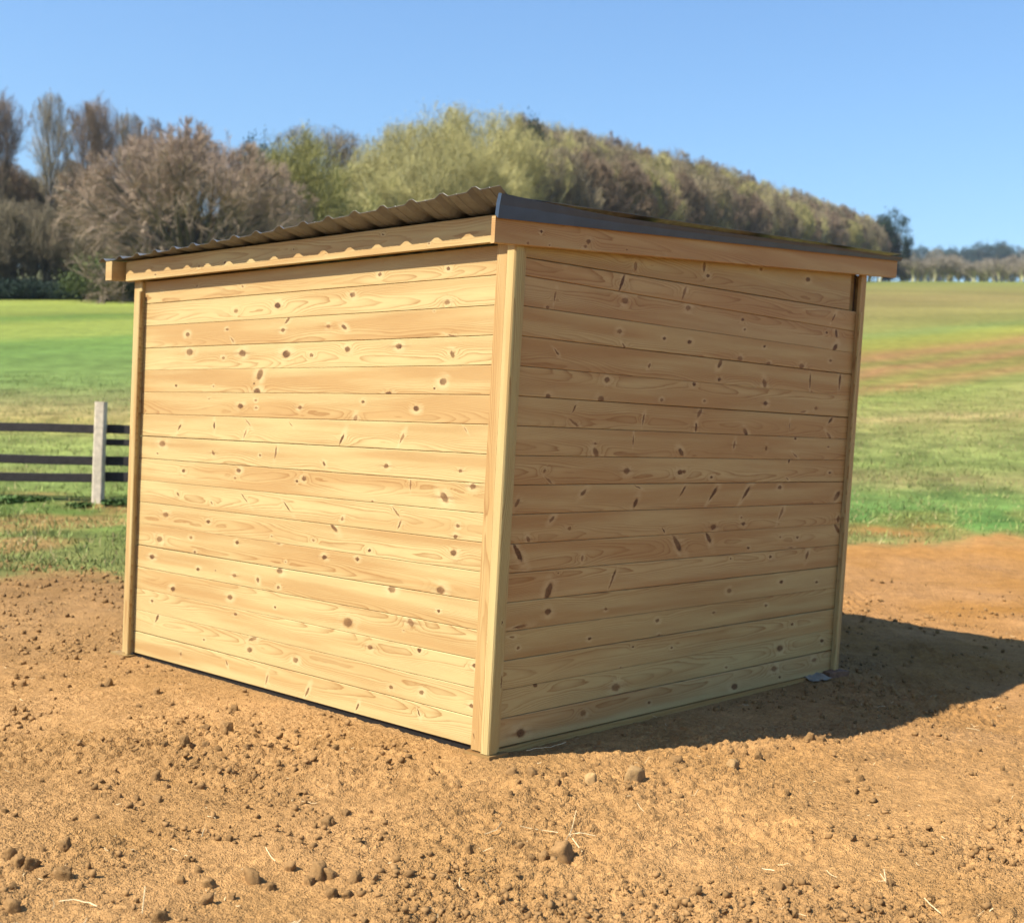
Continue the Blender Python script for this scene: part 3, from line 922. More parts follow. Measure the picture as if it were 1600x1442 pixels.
def grow_tree(seed, H, trunk, spread, rx, zc, rz, kids, lens, tropism=.25, twig_w=.034, leaf=0, leaf_size=.16, low=.3, r0=.3, wob=(.05, .13, .16, .2, .2, .25), fan=False):
    r = np.random.default_rng(seed)
    L = len(kids)
    nrm = lambda v: v / np.maximum(np.linalg.norm(v, axis=1, keepdims=True), 1e-9)
    Pp = np.zeros((1, 3)); Dd = nrm(np.array([[r.normal() * .05, r.normal() * .05, 1.0]]))
    ln = np.array([float(trunk)]); rad = np.array([float(r0)])
    seg = {'limb': [], 'twig': []}
    for lv in range(L + 1):
        n = len(Pp)
        ns = (5, 4, 3, 2, 1, 1)[min(lv, 5)]
        pts, alive = [Pp], np.ones((n, 1))
        for i in range(ns):
            Dd = nrm(Dd + r.normal(size=(n, 3)) * wob[min(lv, 5)] + np.array([0, 0, tropism * (.3 if lv else 0)]))
            q = Pp + Dd * (ln / ns)[:, None] * alive
            if lv:
                e = (q[:, 0] / rx) ** 2 + (q[:, 1] / rx) ** 2 + ((q[:, 2] - zc) / rz) ** 2
                out = (e > 1)[:, None]
                q = np.where(out, Pp + (q - Pp) * .3, q)
                alive = np.where(out, 0, alive)
            Pp = q
            pts.append(Pp)
        taper = .45 if lv == 0 else .35
        for i in range(ns):
            ok = np.linalg.norm(pts[i + 1] - pts[i], axis=1) > 1e-4
            seg['limb' if lv <= 2 else 'twig'].append((pts[i][ok], pts[i + 1][ok], (rad * (1 - (1 - taper) * i / ns))[ok], (rad * (1 - (1 - taper) * (i + 1) / ns))[ok], np.full(ok.sum(), lv)))
        if lv == L:
            tips = Pp
            break
        nk = kids[lv]
        lo = low if lv == 0 else .25
        k = np.tile(np.arange(nk), n)
        t = lo + (1 - lo) * (k + r.random(n * nk)) / nk
        s = t * ns
        i0 = np.minimum(s.astype(int), ns - 1)
        PT = np.stack(pts, 1)
        par = np.repeat(np.arange(n), nk)
        q = PT[par, i0] + (PT[par, i0 + 1] - PT[par, i0]) * (s - i0)[:, None]
        d = Dd[par]
        if lv == 0:
            an = 2.399 * k + r.normal(size=len(k)) * .3
            ax = np.stack([np.cos(an), np.sin(an), 0 * an], 1)
            sp = spread[0] * (np.sqrt((k + .5) / nk) * 1.25 if fan else 1.15 - .45 * t)
            ll = lens[0] * (1.15 - .5 * t)
        else:
            ax = nrm(np.cross(d, r.normal(size=d.shape)))
            sp = np.full(len(k), spread[lv])
            ll = np.full(len(k), lens[lv])
        sp = sp * r.uniform(.75, 1.25, len(k))
        rad = rad[par] * (.5 if lv == 0 else .45) * (1.1 - .4 * t)
        Dd = nrm(d * np.cos(sp)[:, None] + ax * np.sin(sp)[:, None])
        Pp, ln = q, ll * r.uniform(.7, 1.2, len(k))
    P0, P1, RA, RB, _ = (np.concatenate([a[j] for a in seg['limb']]) for j in range(5))
    T0, T1, _, _, lv = (np.concatenate([a[j] for a in seg['twig']]) for j in range(5))
    limbs = P0
    # limbs as tapering tubes
    D = (P1 - P0); D /= np.maximum(np.linalg.norm(D, axis=1, keepdims=True), 1e-9)
    A = np.cross(D, np.array([.3, .9, .1])); A /= np.maximum(np.linalg.norm(A, axis=1, keepdims=True), 1e-9)
    B = np.cross(D, A)
    vs_ = []
    for k in range(5):
        c, s = math.cos(k * 2 * math.pi / 5), math.sin(k * 2 * math.pi / 5)
        vs_.append(P0 + (A * c + B * s) * RA[:, None])
    for k in range(5):
        c, s = math.cos(k * 2 * math.pi / 5), math.sin(k * 2 * math.pi / 5)
        vs_.append(P1 + (A * c + B * s) * RB[:, None])
    V = np.stack(vs_, 1).reshape(-1, 3)
    base = (np.arange(len(limbs)) * 10)[:, None]
    Fq = np.concatenate([base + np.array([[k, (k + 1) % 5, 5 + (k + 1) % 5, 5 + k]]) for k in range(5)], 0)
    # twigs as slim slivers
    D = T1 - T0
    W = np.cross(D, r.normal(size=D.shape)); W /= np.maximum(np.linalg.norm(W, axis=1, keepdims=True), 1e-9)
    w = np.where(lv <= 3, twig_w * 1.7, twig_w)[:, None]
    TV = np.stack([T0 - W * w, T0 + W * w, T1 + W * w * .35, T1 - W * w * .35], 1).reshape(-1, 3)
    TF = np.arange(len(TV)).reshape(-1, 4)
    if leaf:
        tp = np.array(tips)
        tp = tp[r.integers(0, len(tp), leaf)] + r.normal(size=(leaf, 3)) * .35
        a, b = r.normal(size=(leaf, 3)), r.normal(size=(leaf, 3))
        a *= leaf_size / np.linalg.norm(a, axis=1, keepdims=True)
        b *= leaf_size / np.linalg.norm(b, axis=1, keepdims=True)
        LV = np.stack([tp - a, tp - b * .6, tp + a, tp + b * .6], 1).reshape(-1, 3)
    else:
        LV = None
    return V, Fq, TV, TF, LV


def crown_mat(name, rgb, var=.3):
    rgb = tuple(c * ALB for c in rgb)
    m, t, b = new_mat(name)
    geo = t.node('ShaderNodeNewGeometry')
    co = t.node('ShaderNodeTexCoord').outputs['Object']
    rnd = t.node('ShaderNodeObjectInfo').outputs['Random']
    isl = geo.outputs['Random Per Island']
    f = t.m('MULTIPLY', t.range(isl, 0, 1, 1 - var, 1 + var), t.range(t.noise(co, .45, 2), .3, .7, .78, 1.22))
    f = t.m('MULTIPLY', f, t.range(rnd, 0, 1, .82, 1.18))
    c = t.node('ShaderNodeVectorMath', operation='SCALE')
    c.inputs[0].default_value = rgb
    t.put(c.inputs['Scale'], f)
    t.put(b.inputs['Base Color'], c.outputs[0])
    b.inputs['Roughness'].default_value = .85
    b.inputs['Specular IOR Level'].default_value = .15
    return m


BARK = crown_mat('grey_brown_bark', (.190, .165, .125))
BARK_PALE = crown_mat('pale_olive_bark', (.72, .68, .36))
TW_BROWN = crown_mat('brown_twigs', (.330, .240, .165))
TW_GREY = crown_mat('grey_brown_twigs', (.350, .290, .185))
TW_RED = crown_mat('reddish_twigs', (.480, .360, .265))
TW_OLIVE = crown_mat('olive_budding_twigs', (.560, .510, .215))
TW_YEL = crown_mat('yellow_green_twigs', (.500, .480, .165))
TW_PALE = crown_mat('pale_grey_twigs', (.42, .37, .29))
LEAF_DARK = crown_mat('dark_evergreen_leaves', (.035, .062, .042))
LEAF_GREEN = crown_mat('green_leaves', (.110, .145, .045))

PROTO = {}


def proto(key, bark, twig, **kw):
    V, Fq, TV, TF, LV = grow_tree(**kw)
    tm = mesh_np('trunk_' + key, V, Fq, True)
    tm.materials.append(bark)
    if LV is not None:
        TF = np.concatenate([TF, len(TV) + np.arange(len(LV)).reshape(-1, 4)])
        TV = np.concatenate([TV, LV])
    cm = mesh_np('crown_' + key, TV, TF)
    cm.materials.append(twig)
    PROTO[key] = (tm, cm, float(np.percentile(TV[:, 2], 99.6)), float(np.percentile(np.abs(TV[:, 0]), 98)))


for i in range(3):
    proto('tall%d' % i, BARK, (TW_BROWN, TW_GREY, TW_BROWN)[i], seed=11 + i, H=20, trunk=12.5, spread=(.60, .42, .42, .45, .5), rx=4.4, zc=12.6, rz=6.2, kids=(8, 6, 6, 6, 4),
          lens=(7.0, 3.2, 1.9, 1.2, .9), low=.45, r0=.30, twig_w=.0115, tropism=.45)
for i in range(4):
    proto('wood%d' % i, BARK, (TW_GREY, TW_BROWN, TW_GREY, TW_OLIVE)[i], seed=31 + i, H=20, trunk=11, spread=(.7, .5, .45, .5, .5), rx=5.0, zc=11.5, rz=6.6, kids=(9, 7, 6, 6, 5),
          lens=(7.0, 3.4, 2.0, 1.3, 1.0), low=.4, r0=.30, twig_w=.018, tropism=.28)
for i in range(3):
    proto('olive%d' % i, BARK_PALE, TW_OLIVE, seed=51 + i, H=20, trunk=8, spread=(.62, .45, .5, .5, .55), rx=6.4, zc=10.0, rz=7.4, kids=(8, 6, 7, 6, 5),
          lens=(9.0, 4.2, 2.2, 1.2, .8), low=.25, r0=.60, twig_w=.0140, leaf=2500, leaf_size=.08, tropism=.15)
for i in range(2):
    proto('hedge%d' % i, BARK_PALE, TW_PALE, seed=61 + i, H=20, trunk=12, spread=(.6, .5, .5, .5, .5), rx=5.0, zc=13.4, rz=6.6, kids=(8, 6, 5, 5, 4),
          lens=(6.0, 3.4, 2.0, 1.3, 1.0), low=.5, r0=.5, twig_w=.020, tropism=.3)
proto('dome', BARK, TW_RED, seed=77, H=15, trunk=2.6, spread=(1.15, .42, .40, .40, .45), rx=12.5, zc=2.2, rz=10.4, fan=True, kids=(38, 7, 6, 6, 5),
      lens=(12.5, 5.5, 3.2, 1.8, 1.3), low=.25, r0=.60, twig_w=.0165, tropism=.20)
proto('dome_small', BARK, TW_GREY, seed=78, H=9, trunk=1.6, spread=(.9, .45, .4, .4, .45), rx=6, zc=2.5, rz=6.6, kids=(12, 7, 6, 5, 4),
      lens=(6.8, 3.0, 1.8, 1.1, .8), low=.2, r0=.2, twig_w=.016, tropism=.25)
proto('willow', BARK_PALE, TW_YEL, seed=81, H=16, trunk=6, spread=(.75, .5, .5, .55, .6), rx=7, zc=9, rz=7.5, kids=(9, 7, 6, 6, 4),
      lens=(7.5, 3.8, 2.2, 1.3, 1.0), low=.25, r0=.35, twig_w=.02, leaf=3000, leaf_size=.11, tropism=.3)
proto('round', BARK, TW_GREY, seed=91, H=18, trunk=12.5, spread=(.95, .5, .45, .5, .5), rx=5.0, zc=14.5, rz=3.9, kids=(9, 6, 6, 5, 4),
      lens=(5.5, 3, 1.8, 1.1, .8), low=.7, r0=.3, twig_w=.014, tropism=.3)
proto('evergreen', BARK, LEAF_DARK, seed=95, H=18, trunk=13, spread=(1.1, .7, .6, .7, .8), rx=5, zc=11.5, rz=7.5, kids=(12, 6, 5, 5, 3),
      lens=(5.2, 3, 1.8, 1.1, .8), low=.25, r0=.3, twig_w=.03, leaf=7000, leaf_size=.24, tropism=.1)
proto('shrub', BARK, LEAF_DARK, seed=97, H=3, trunk=.8, spread=(1.0, .7, .7, .8), rx=2.4, zc=.9, rz=1.7, kids=(9, 6, 5, 4), lens=(1.9, 1.0, .6, .4), low=.1, r0=.07, twig_w=.014,
      leaf=3500, leaf_size=.13, tropism=.1)
proto('green_shrub', BARK, LEAF_GREEN, seed=98, H=5, trunk=1.2, spread=(.9, .7, .7, .8), rx=3, zc=2.0, rz=3.2, kids=(9, 6, 5, 4), lens=(3.0, 1.4, .8, .5), low=.1, r0=.09, twig_w=.016,
      leaf=4500, leaf_size=.13, tropism=.2)


def horizon_top(px):
    """height in the photograph of the woodland's upper outline"""
    return float(np.interp(px, (-200, -60, 0, 40, 75, 110, 170, 215, 260, 420, 470, 500, 530, 560, 600, 650, 700, 790, 850, 900, 1000, 1100, 1200, 1300, 1380, 1410),
                           (150, 140, 142, 165, 157, 168, 160, 190, 215, 230, 232, 228, 240, 232, 208, 182, 172, 180, 192, 200, 228, 252, 284, 314, 342, 372)))


def plant(key, px, Y, top_py, name, label, cat, group=None, wide=None, sink=.3):
    """stand a tree of the given kind so that its crown reaches a certain height"""
    d = ray(px, top_py)
    x = d.x * Y
    z = gz(x, Y)
    h = CAM_H + d.z * Y - z
    tm, cm, ht, hw = PROTO[key]
    s = max(.15, h / ht)
    w = s if wide is None else wide / hw
    o = empty(name, (x, Y, z - sink * s))
    o.rotation_euler.z = random.uniform(0, 6.28)
    o.scale = (w * random.uniform(.95, 1.05), w * random.uniform(.95, 1.05), s * (1 + sink / ht))
    link('trunk', tm, None, o)
    link('crown', cm, None, o)
    return tag(o, label, cat, group)


# single trees one can point to
plant('dome', 306, 113, 196, 'spreading_tree', 'broad domed bare tree with reddish-brown twigs behind the left end of the shelter roof', 'tree', None, 11.2)
plant('willow', 474, 122, 212, 'budding_tree', 'yellow-green budding tree behind the right shoulder of the reddish domed tree', 'tree', None, 6.2)
plant('round', 503, 150, 196, 'bare_tree', 'bare tree with small round open crown above the yellow-green budding tree', 'tree', None, 4.6)
plant('evergreen', 822, 172, 192, 'evergreen_tree', 'dark blue-green evergreen crown near the top of the wooded hill', 'tree', None, 3.6)
plant('evergreen', 1396, 372, 334, 'cedar_tree', 'dark evergreen tree at the right-hand end of the wooded hill', 'tree', None, 6.0)
plant('evergreen', 1409, 374, 392, 'evergreen_tree', 'low dark evergreen right beside the tall one at the end of the wood', 'tree', None, 3.4)
plant('evergreen', 405, 150, 220, 'evergreen_tree', 'small dark evergreen tip showing behind the reddish domed tree', 'tree', None, 3.0)
plant('green_shrub', 158, 108, 395, 'leafy_shrub', 'green leafy shrub left of the reddish domed tree at the field edge', 'shrub', None, 3.2)
plant('green_shrub', 196, 110, 418, 'leafy_shrub', 'lower green shrub at the foot of the reddish domed tree', 'shrub', None, 2.4)

# the tall bare trees at the left
for k, (px, wd) in enumerate(((-150, 4.0), (-98, 3.4), (-48, 3.2), (8, 2.9), (76, 2.1), (122, 2.6), (158, 2.9), (196, 2.6), (226, 2.4))):
    plant('tall%d' % (k % 3), px, 126 + 5 * (k % 4), horizon_top(px) - (14, 6, 10, 2)[k % 4], 'bare_tree',
          'tall slender bare tree, %s from the left end of the row at the field edge' % ('first', 'second', 'third', 'fourth', 'fifth', 'sixth', 'seventh', 'eighth', 'ninth')[k],
          'tree', 'tall bare trees left of the shelter', wd)
for k in range(26):
    px = -170 + k * 18 + random.uniform(-6, 6)
    plant('wood%d' % (k % 3), px, 140 + random.uniform(0, 24), horizon_top(px) + random.uniform(85, 150), 'bare_tree', 'bare brown tree in the thicket behind the tall slender trees', 'tree', 'thicket trees at the left', random.uniform(3.0, 4.2))
for k in range(36):
    px = -160 + k * 17 + random.uniform(-6, 6)
    plant('dome_small', px, 119 + random.uniform(0, 9), random.uniform(300, 360), 'bare_shrub', 'bare brown understorey bush at the left field edge', 'shrub', 'understorey bushes at the left', random.uniform(3.0, 4.4))
for k in range(26):
    px = -190 + k * 19 + random.uniform(-5, 5)
    plant('shrub', px, 115.5 + random.uniform(-1.0, 2.5), 437 + random.uniform(-8, 12), 'dark_shrub', 'low dark shrub along the top edge of the left field', 'shrub', 'dark shrubs along the field edge', random.uniform(2.0, 3.2))

# olive budding trees in the middle of the hill
for k, (px, dy, dt) in enumerate(((520, -4, 78), (548, 0, 40), (575, 6, 22), (600, -2, 30), (625, 8, 8), (648, 0, 18), (672, 10, 2), (700, 4, 6), (728, 14, 0), (752, 2, 16), (780, 10, 4), (805, 4, 26),
                                 (560, -10, 92), (610, -12, 70), (660, -10, 60), (715, -8, 55), (765, -6, 60), (538, 14, 20), (590, 18, 14))):
    plant('olive%d' % (k % 3), px, 146 + dy, horizon_top(px) + dt - 8, 'budding_tree', 'olive-green budding tree with pale limbs on the hill behind the shelter roof', 'tree', 'olive budding trees above the shelter roof', random.uniform(4.6, 6.2))

# grey-brown woodland running away to the right
for k in range(150):
    row = k % 3
    px = 800 + (1392 - 800) * ((k + random.random()) / 150) ** .95
    a = ray(px, 400).x
    Y = float(wood_edge(np.array(a))) + row * 13 + random.uniform(-4, 4)
    t = horizon_top(px) + (30, 14, 0)[row] * 180 / Y + random.uniform(-2, 9)
    key = ('wood0', 'wood3', 'wood1', 'wood2', 'olive1', 'wood0', 'wood1')[(k * 5 + row) % 7]
    plant(key, px, Y, t, 'bare_tree', 'grey-brown bare tree in the wood running down the hill to the right', 'tree', 'woodland trees on the hill', random.uniform(4.0, 5.6))

# line of hedge trees on the crest and far woods at the right
for k in range(46):
    px = 1412 + k * 6.2 + random.uniform(-2, 2)
    plant('hedge%d' % (k % 2), px, 352 + random.uniform(0, 22), 404 + random.uniform(-5, 8) + 4 * math.sin(px * .05), 'hedge_tree', 'small bare tree in the row along the crest of the right-hand field', 'tree', 'row of trees on the crest', random.uniform(3.0, 4.2), 1.0)
for k in range(24):
    px = 1425 + k * 11.5 + random.uniform(-4, 4)
    plant('evergreen' if k % 3 else 'dome_small', px, 1120 + random.uniform(0, 40), 389 + random.uniform(-4, 4) - (5 if 1535 < px < 1580 else 0), 'distant_tree', 'tiny distant tree on the skyline at the far right', 'tree', 'trees on the far skyline', random.uniform(8, 14))

# ------------------------------------------------------------------ grass and weeds at the edge of the yard
def blades(name, n, ya, yb, label, mat, hmin, hmax, seed, keep):
    r = np.random.default_rng(seed)
    Y = ya + (yb - ya) * r.random(n) ** 1.3
    X = (r.random(n) * 1.1 - .55) * Y
    k = keep(X, Y, r)
    X, Y = X[k], Y[k]
    n = len(X)
    Z = ground_z(X, Y)
    h = hmin + (hmax - hmin) * r.random(n) ** 2
    an = r.random(n) * 6.283
    b = np.stack([X, Y, Z], 1)
    s = np.stack([np.cos(an), np.sin(an), 0 * an], 1) * (.004 + .005 * r.random(n))[:, None] 
    le = np.stack([r.normal(size=n) * .5, r.normal(size=n) * .5, np.ones(n)], 1) * h[:, None]
    V = np.stack([b - s, b + s, b + le * .55 + s * .6, b + le + np.array([0, 0, -.1]) * h[:, None] * 0], 1)
    F = np.arange(n * 4).reshape(-1, 4)
    return tag(link(name, mesh_np(name, V.reshape(-1, 3), F), mat), label, 'grass', None, 'stuff')


GRASS = crown_mat('grass_blades', (.270, .330, .105), .35)
DRYGRASS = crown_mat('dry_grass', (.50, .42, .20), .35)


def on_grass(X, Y, r):
    cov, g = land_cover(X, Y)
    clump = fbm(X * 1.8, Y * 1.8, 201, 2)
    return (g > .45) & (clump + r.random(len(X)) * .7 > .12)


blades('grass', 90000, 11, 34, 'rough green grass growing round the edge of the yard', GRASS, .02, .10, 5, on_grass)
blades('dry_grass', 16000, 11.5, 30, 'dry straw-coloured grass stems among the green', DRYGRASS, .02, .10, 6, on_grass)

# leafy weeds at the foot of the fence
WEED = crown_mat('weed_leaves', (.120, .210, .060), .4)
r = np.random.default_rng(15)
pl = []
for i in range(9):
    lv = []
    n = 260
    p = np.clip(r.normal(size=(n, 3)), -1.7, 1.7) * np.array([.10, .08, .045]); p[:, 2] = np.abs(p[:, 2])
    a, b = r.normal(size=(n, 3)), r.normal(size=(n, 3))
    a *= .035 / np.linalg.norm(a, axis=1, keepdims=True); b *= .028 / np.linalg.norm(b, axis=1, keepdims=True)
    V = np.stack([p - a, p - b, p + a, p + b], 1).reshape(-1, 3)
    V[:, 2] = np.maximum(V[:, 2], 0)
    me = mesh_np('weed_leaf_cluster', V, np.arange(n * 4).reshape(-1, 4))
    pl.append(me)
for i, px in enumerate((-30, 12, 52, 128, 186)):
    x = ray(px, 780).x * (15.0 + .15 * (i % 3))
    y = 15.0 + .15 * (i % 3)
    o = link('weed', pl[i % 9], WEED, None, (x, y, gz(x, y)))
    s = random.uniform(.7, 1.1)
    o.scale = (s * 1.2, s, s * .8)
    o.rotation_euler.z = random.uniform(0, 6)
    tag(o, 'leafy green weed at the foot of the fence', 'weed', 'weeds under the fence')

# ------------------------------------------------------------------ clods, crumbs and straw on the yard
def soil_mat(name, rgb):
    rgb = tuple(c * ALB for c in rgb)
    m, t, b = new_mat(name)
    co = t.node('ShaderNodeTexCoord').outputs['Object']
    n = t.noise(co, 3.0, 5, .7)
    rnd = t.node('ShaderNodeObjectInfo').outputs['Random']
    isl = t.node('ShaderNodeNewGeometry').outputs['Random Per Island']
    f = t.m('MULTIPLY', t.range(n, .3, .7, .75, 1.25), t.range(t.m('FRACT', t.m('ADD', rnd, isl)), 0, 1, .78, 1.15))
    c = t.node('ShaderNodeVectorMath', operation='SCALE')
    c.inputs[0].default_value = rgb
    t.put(c.inputs['Scale'], f)
    t.put(b.inputs['Base Color'], c.outputs[0])
    b.inputs['Roughness'].default_value = .95
    b.inputs['Specular IOR Level'].default_value = .08
    bump = t.node('ShaderNodeBump')
    bump.inputs['Strength'].default_value = .6
    bump.inputs['Distance'].default_value = .008
    t.put(bump.inputs['Height'], t.noise(co, 9, 4, .7))
    t.put(b.inputs['Normal'], bump.outputs[0])
    return m


CLOD = soil_mat('dry_clay_clod', (.385, .225, .094))  # darker than the yard soil; shade on the lumps' sides put into the colour
STONE = soil_mat('pale_sandstone', (.50, .315, .14))


def ico(sub):
    import bmesh
    bm = bmesh.new()
    bmesh.ops.create_icosphere(bm, subdivisions=sub, radius=1)
    v = np.array([x.co for x in bm.verts]); f = np.array([[x.index for x in q.verts] for q in bm.faces])
    bm.free()
    return v, f


iv, if_ = ico(3)
cv, cf = ico(1)


def lumpy(seed, rough):
    """broken lump: a ball cut back to a random polytope with steep sides, then roughened"""
    r = np.random.default_rng(seed)
    d = iv / np.linalg.norm(iv, axis=1, keepdims=True)
    R = np.full(len(d), 1.5)
    sides = int(r.integers(4, 7))
    for i in range(sides + 3):
        an = 6.283 * i / sides + r.normal() * .25
        el = r.uniform(-.1, .35) if i < sides else r.uniform(.75, 1.5)
        n = np.array([math.cos(an) * math.cos(el), math.sin(an) * math.cos(el), math.sin(el)])
        c = d @ n
        R = np.where(c > .05, np.minimum(R, r.uniform(.6, .9) / np.maximum(c, .05)), R)
    v = d * R[:, None]
    for s, am in ((3.1, .07), (7, .05), (15, .035)):
        ph = r.random(3) * 6
        v = v * (1 + am * rough * (np.sin(v[:, 0] * s + ph[0]) * np.sin(v[:, 1] * s * 1.1 + ph[1]) + np.sin(v[:, 2] * s * .9 + ph[2]) * np.sin(v[:, 0] * s * 1.3 - ph[1])))[:, None]
    v *= 1 + r.normal(size=(len(v), 1)) * .035 * rough
    return v * np.array([1, r.uniform(.7, .95), r.uniform(.75, .95)])


clod_me = []
for i in range(12):
    me = mesh_np('clod', lumpy(300 + i, 1.0 if i % 3 else 1.8), if_)
    me.materials.append(CLOD)
    clod_me.append(me)
stone_me = []
for i in range(3):
    me = mesh_np('stone', lumpy(340 + i, .4), if_)
    me.materials.append(STONE)
    stone_me.append(me)

CLODS = [(35, 1067, 4.4), (66, 1058, 3.0), (97, 1055, 3.2), (156, 1071, 3.6), (170, 1068, 4.8), (216, 1101, 2.8), (269, 1100, 2.8), (366, 1107, 4.0), (322, 1162, 4.0), (341, 1170, 4.8), (386, 1168, 3.6), (462, 1141, 2.8), (524, 1168, 4.0), (458, 1177, 2.8), (245, 1249, 5.6), (214, 1247, 4.0), (187, 1243, 2.8), (322, 1252, 2.6), (148, 1275, 4.0), (116, 1279, 3.2), (15, 1332, 7.2), (27, 1346, 7.6), (283, 1374, 6.0), (310, 1359, 5.0), (327, 1379, 7.0), (452, 1354, 8.0), (518, 1395, 7.0), (322, 1405, 8.0), (363, 1401, 4.4), (250, 1433, 9.0), (19, 1386, 5.2), (127, 1383, 2.8), (295, 1341, 4.0), (513, 1285, 6.8), (359, 1309, 4.4), (537, 1271, 3.6), (7, 1266, 3.2), (24, 1273, 2.8), (66, 1219, 2.8), (67, 1327, 3.2), (155, 1324, 2.8), (233, 1297, 2.4), (405, 1131, 3.2), (287, 1162, 5.2), (256, 1162, 4.0), (483, 1378, 6.0), (425, 1384, 5.2), (398, 1219, 3.2), (314, 1226, 4.4), (260, 1228, 3.6), (79, 1077, 2.4), (108, 1072, 2.4), (86, 1091, 2.0), (105, 1091, 2.6), (471, 1256, 2.0), (434, 1241, 2.6), (524, 1167, 3.6), (563, 1175, 4.8), (638, 1179, 2.0), (686, 1182, 1.8), (800, 1204, 5.2), (832, 1209, 6.8), (983, 1232, 3.2), (716, 1226, 4.0), (679, 1247, 2.4), (797, 1243, 3.0), (763, 1251, 2.8), (887, 1249, 2.2), (542, 1270, 5.2), (512, 1285, 7.0), (602, 1298, 3.2), (733, 1327, 5.2), (814, 1320, 4.8), (709, 1307, 2.4), (770, 1270, 2.8), (641, 1275, 2.4), (799, 1282, 3.2), (515, 1366, 8.0), (556, 1371, 7.0), (542, 1398, 6.0), (517, 1396, 7.0), (905, 1410, 2.4), (608, 1233, 2.8), (870, 1224, 3.2), (810, 1222, 3.6), (881, 1212, 3.6), (952, 1214, 2.8), (579, 1268, 2.4), (743, 1287, 2.0), (837, 1261, 2.4), (934, 1195, 2.4), (746, 1216, 2.6), (851, 1341, 6.0), (831, 1344, 4.8), (929, 1346, 3.6), (664, 1427, 2.0), (984, 1413, 2.8), (1023, 1413, 2.4), (674, 1330, 2.4), (699, 1330, 2.8), (1266, 1157, 5.3), (1283, 1156, 4.9), (1142, 1171, 3.6), (1202, 1182, 3.1), (1322, 1219, 3.1), (1344, 1216, 4.9), (1229, 1236, 3.1), (1045, 1238, 3.1), (1063, 1243, 3.6), (1352, 1187, 2.7), (1300, 1291, 3.1), (1269, 1316, 3.1), (1307, 1262, 2.2), (1066, 1410, 6.2), (1221, 1384, 4.9), (1392, 1380, 4.5), (1521, 1421, 2.7), (1354, 1320, 3.1), (1424, 1320, 2.7), (1566, 1201, 3.1), (1557, 1249, 4.0), (1510, 1234, 2.7), (1579, 1226, 2.7), (1184, 1181, 4.0), (1165, 1166, 3.6), (1127, 1164, 3.1), (1101, 1168, 3.1), (1326, 1158, 3.1), (1307, 1159, 3.1), (1096, 1196, 3.1), (1056, 1202, 3.1), (1022, 1414, 2.7), (1116, 1436, 2.7), (1187, 1380, 2.2), (1334, 1378, 2.7), (1459, 1305, 2.2), (1469, 1285, 2.2), (1516, 1360, 2.2)]


def put_clod(px, py, half_px, meshes, name, label, group=None, k=0, squash=1.0):
    p = ground_hit(px, py + half_px * .55)
    rad = half_px * 1.6 * p.y / F_PX
    o = link(name, meshes[k % len(meshes)], None, None, (p.x, p.y, p.z + rad * .42))
    o.scale = (rad * 1.05, rad * .95, rad * 1.15 * squash)
    o.rotation_euler = (random.uniform(-.25, .25), random.uniform(-.25, .25), random.uniform(0, 6.28))
    return tag(o, label, 'stone' if name == 'stone' else 'clod', group)


NAMED = [(353, 1140, 6.8, 'jagged brown clod below the middle of the lit wall, larger of a pair', 0), (321, 1138, 5.0, 'brown clod left of the jagged one below the lit wall', 0), (245, 1081, 5.4, 'brown clod below the left end of the lit wall', 0), (137, 1201, 5.0, 'square-cut brown clod at the left middle of the yard', 0), (243, 1211, 7.0, 'flat-topped pale clod right of the square-cut one', 0), (102, 1321, 7.4, 'dark angular clod standing alone at lower left', 0), (51, 1349, 8.9, 'large brown clod in the lower left cluster', 0), (101, 1364, 9.3, 'largest clod of the lower left cluster, at its right end', 0), (393, 1368, 10.1, 'large cracked clod in the bottom middle-left', 0), (499, 1363, 10.9, 'rounded crumbling clod right of the large cracked one', 0), (19, 1415, 9.3, 'pale brown clod in the bottom left corner', 0), (924, 1217, 8.5, 'pale pointed sandstone lump right of the shelter corner', 1), (991, 1212, 10.5, 'pale rounded sandstone lump farther right of the shelter corner', 1), (875, 1334, 14, 'broad crumbling mound of soil below the three-armed stalk', 0), (1056, 1184, 9.5, 'brown clod just in front of the shadow edge', 0), (1144, 1193, 7, 'flat pale stone right of the clod at the shadow edge', 1)]
for k, (px, py, h, lab, st) in enumerate(NAMED):
    put_clod(px, py, h, stone_me if st else clod_me, 'stone' if st else 'soil_clod', lab, None, k)
for k, (px, py, h) in enumerate(CLODS):
    if h > 5.5:
        put_clod(px, py, h, clod_me, 'soil_clod', 'brown crumbly soil clod lying loose on the bare yard', 'soil clods on the yard', k + 3)
    else:
        put_clod(px, py, h, clod_me, 'soil_clod', 'small brown soil crumb lying loose on the bare yard', 'small soil crumbs on the yard', k + 5)

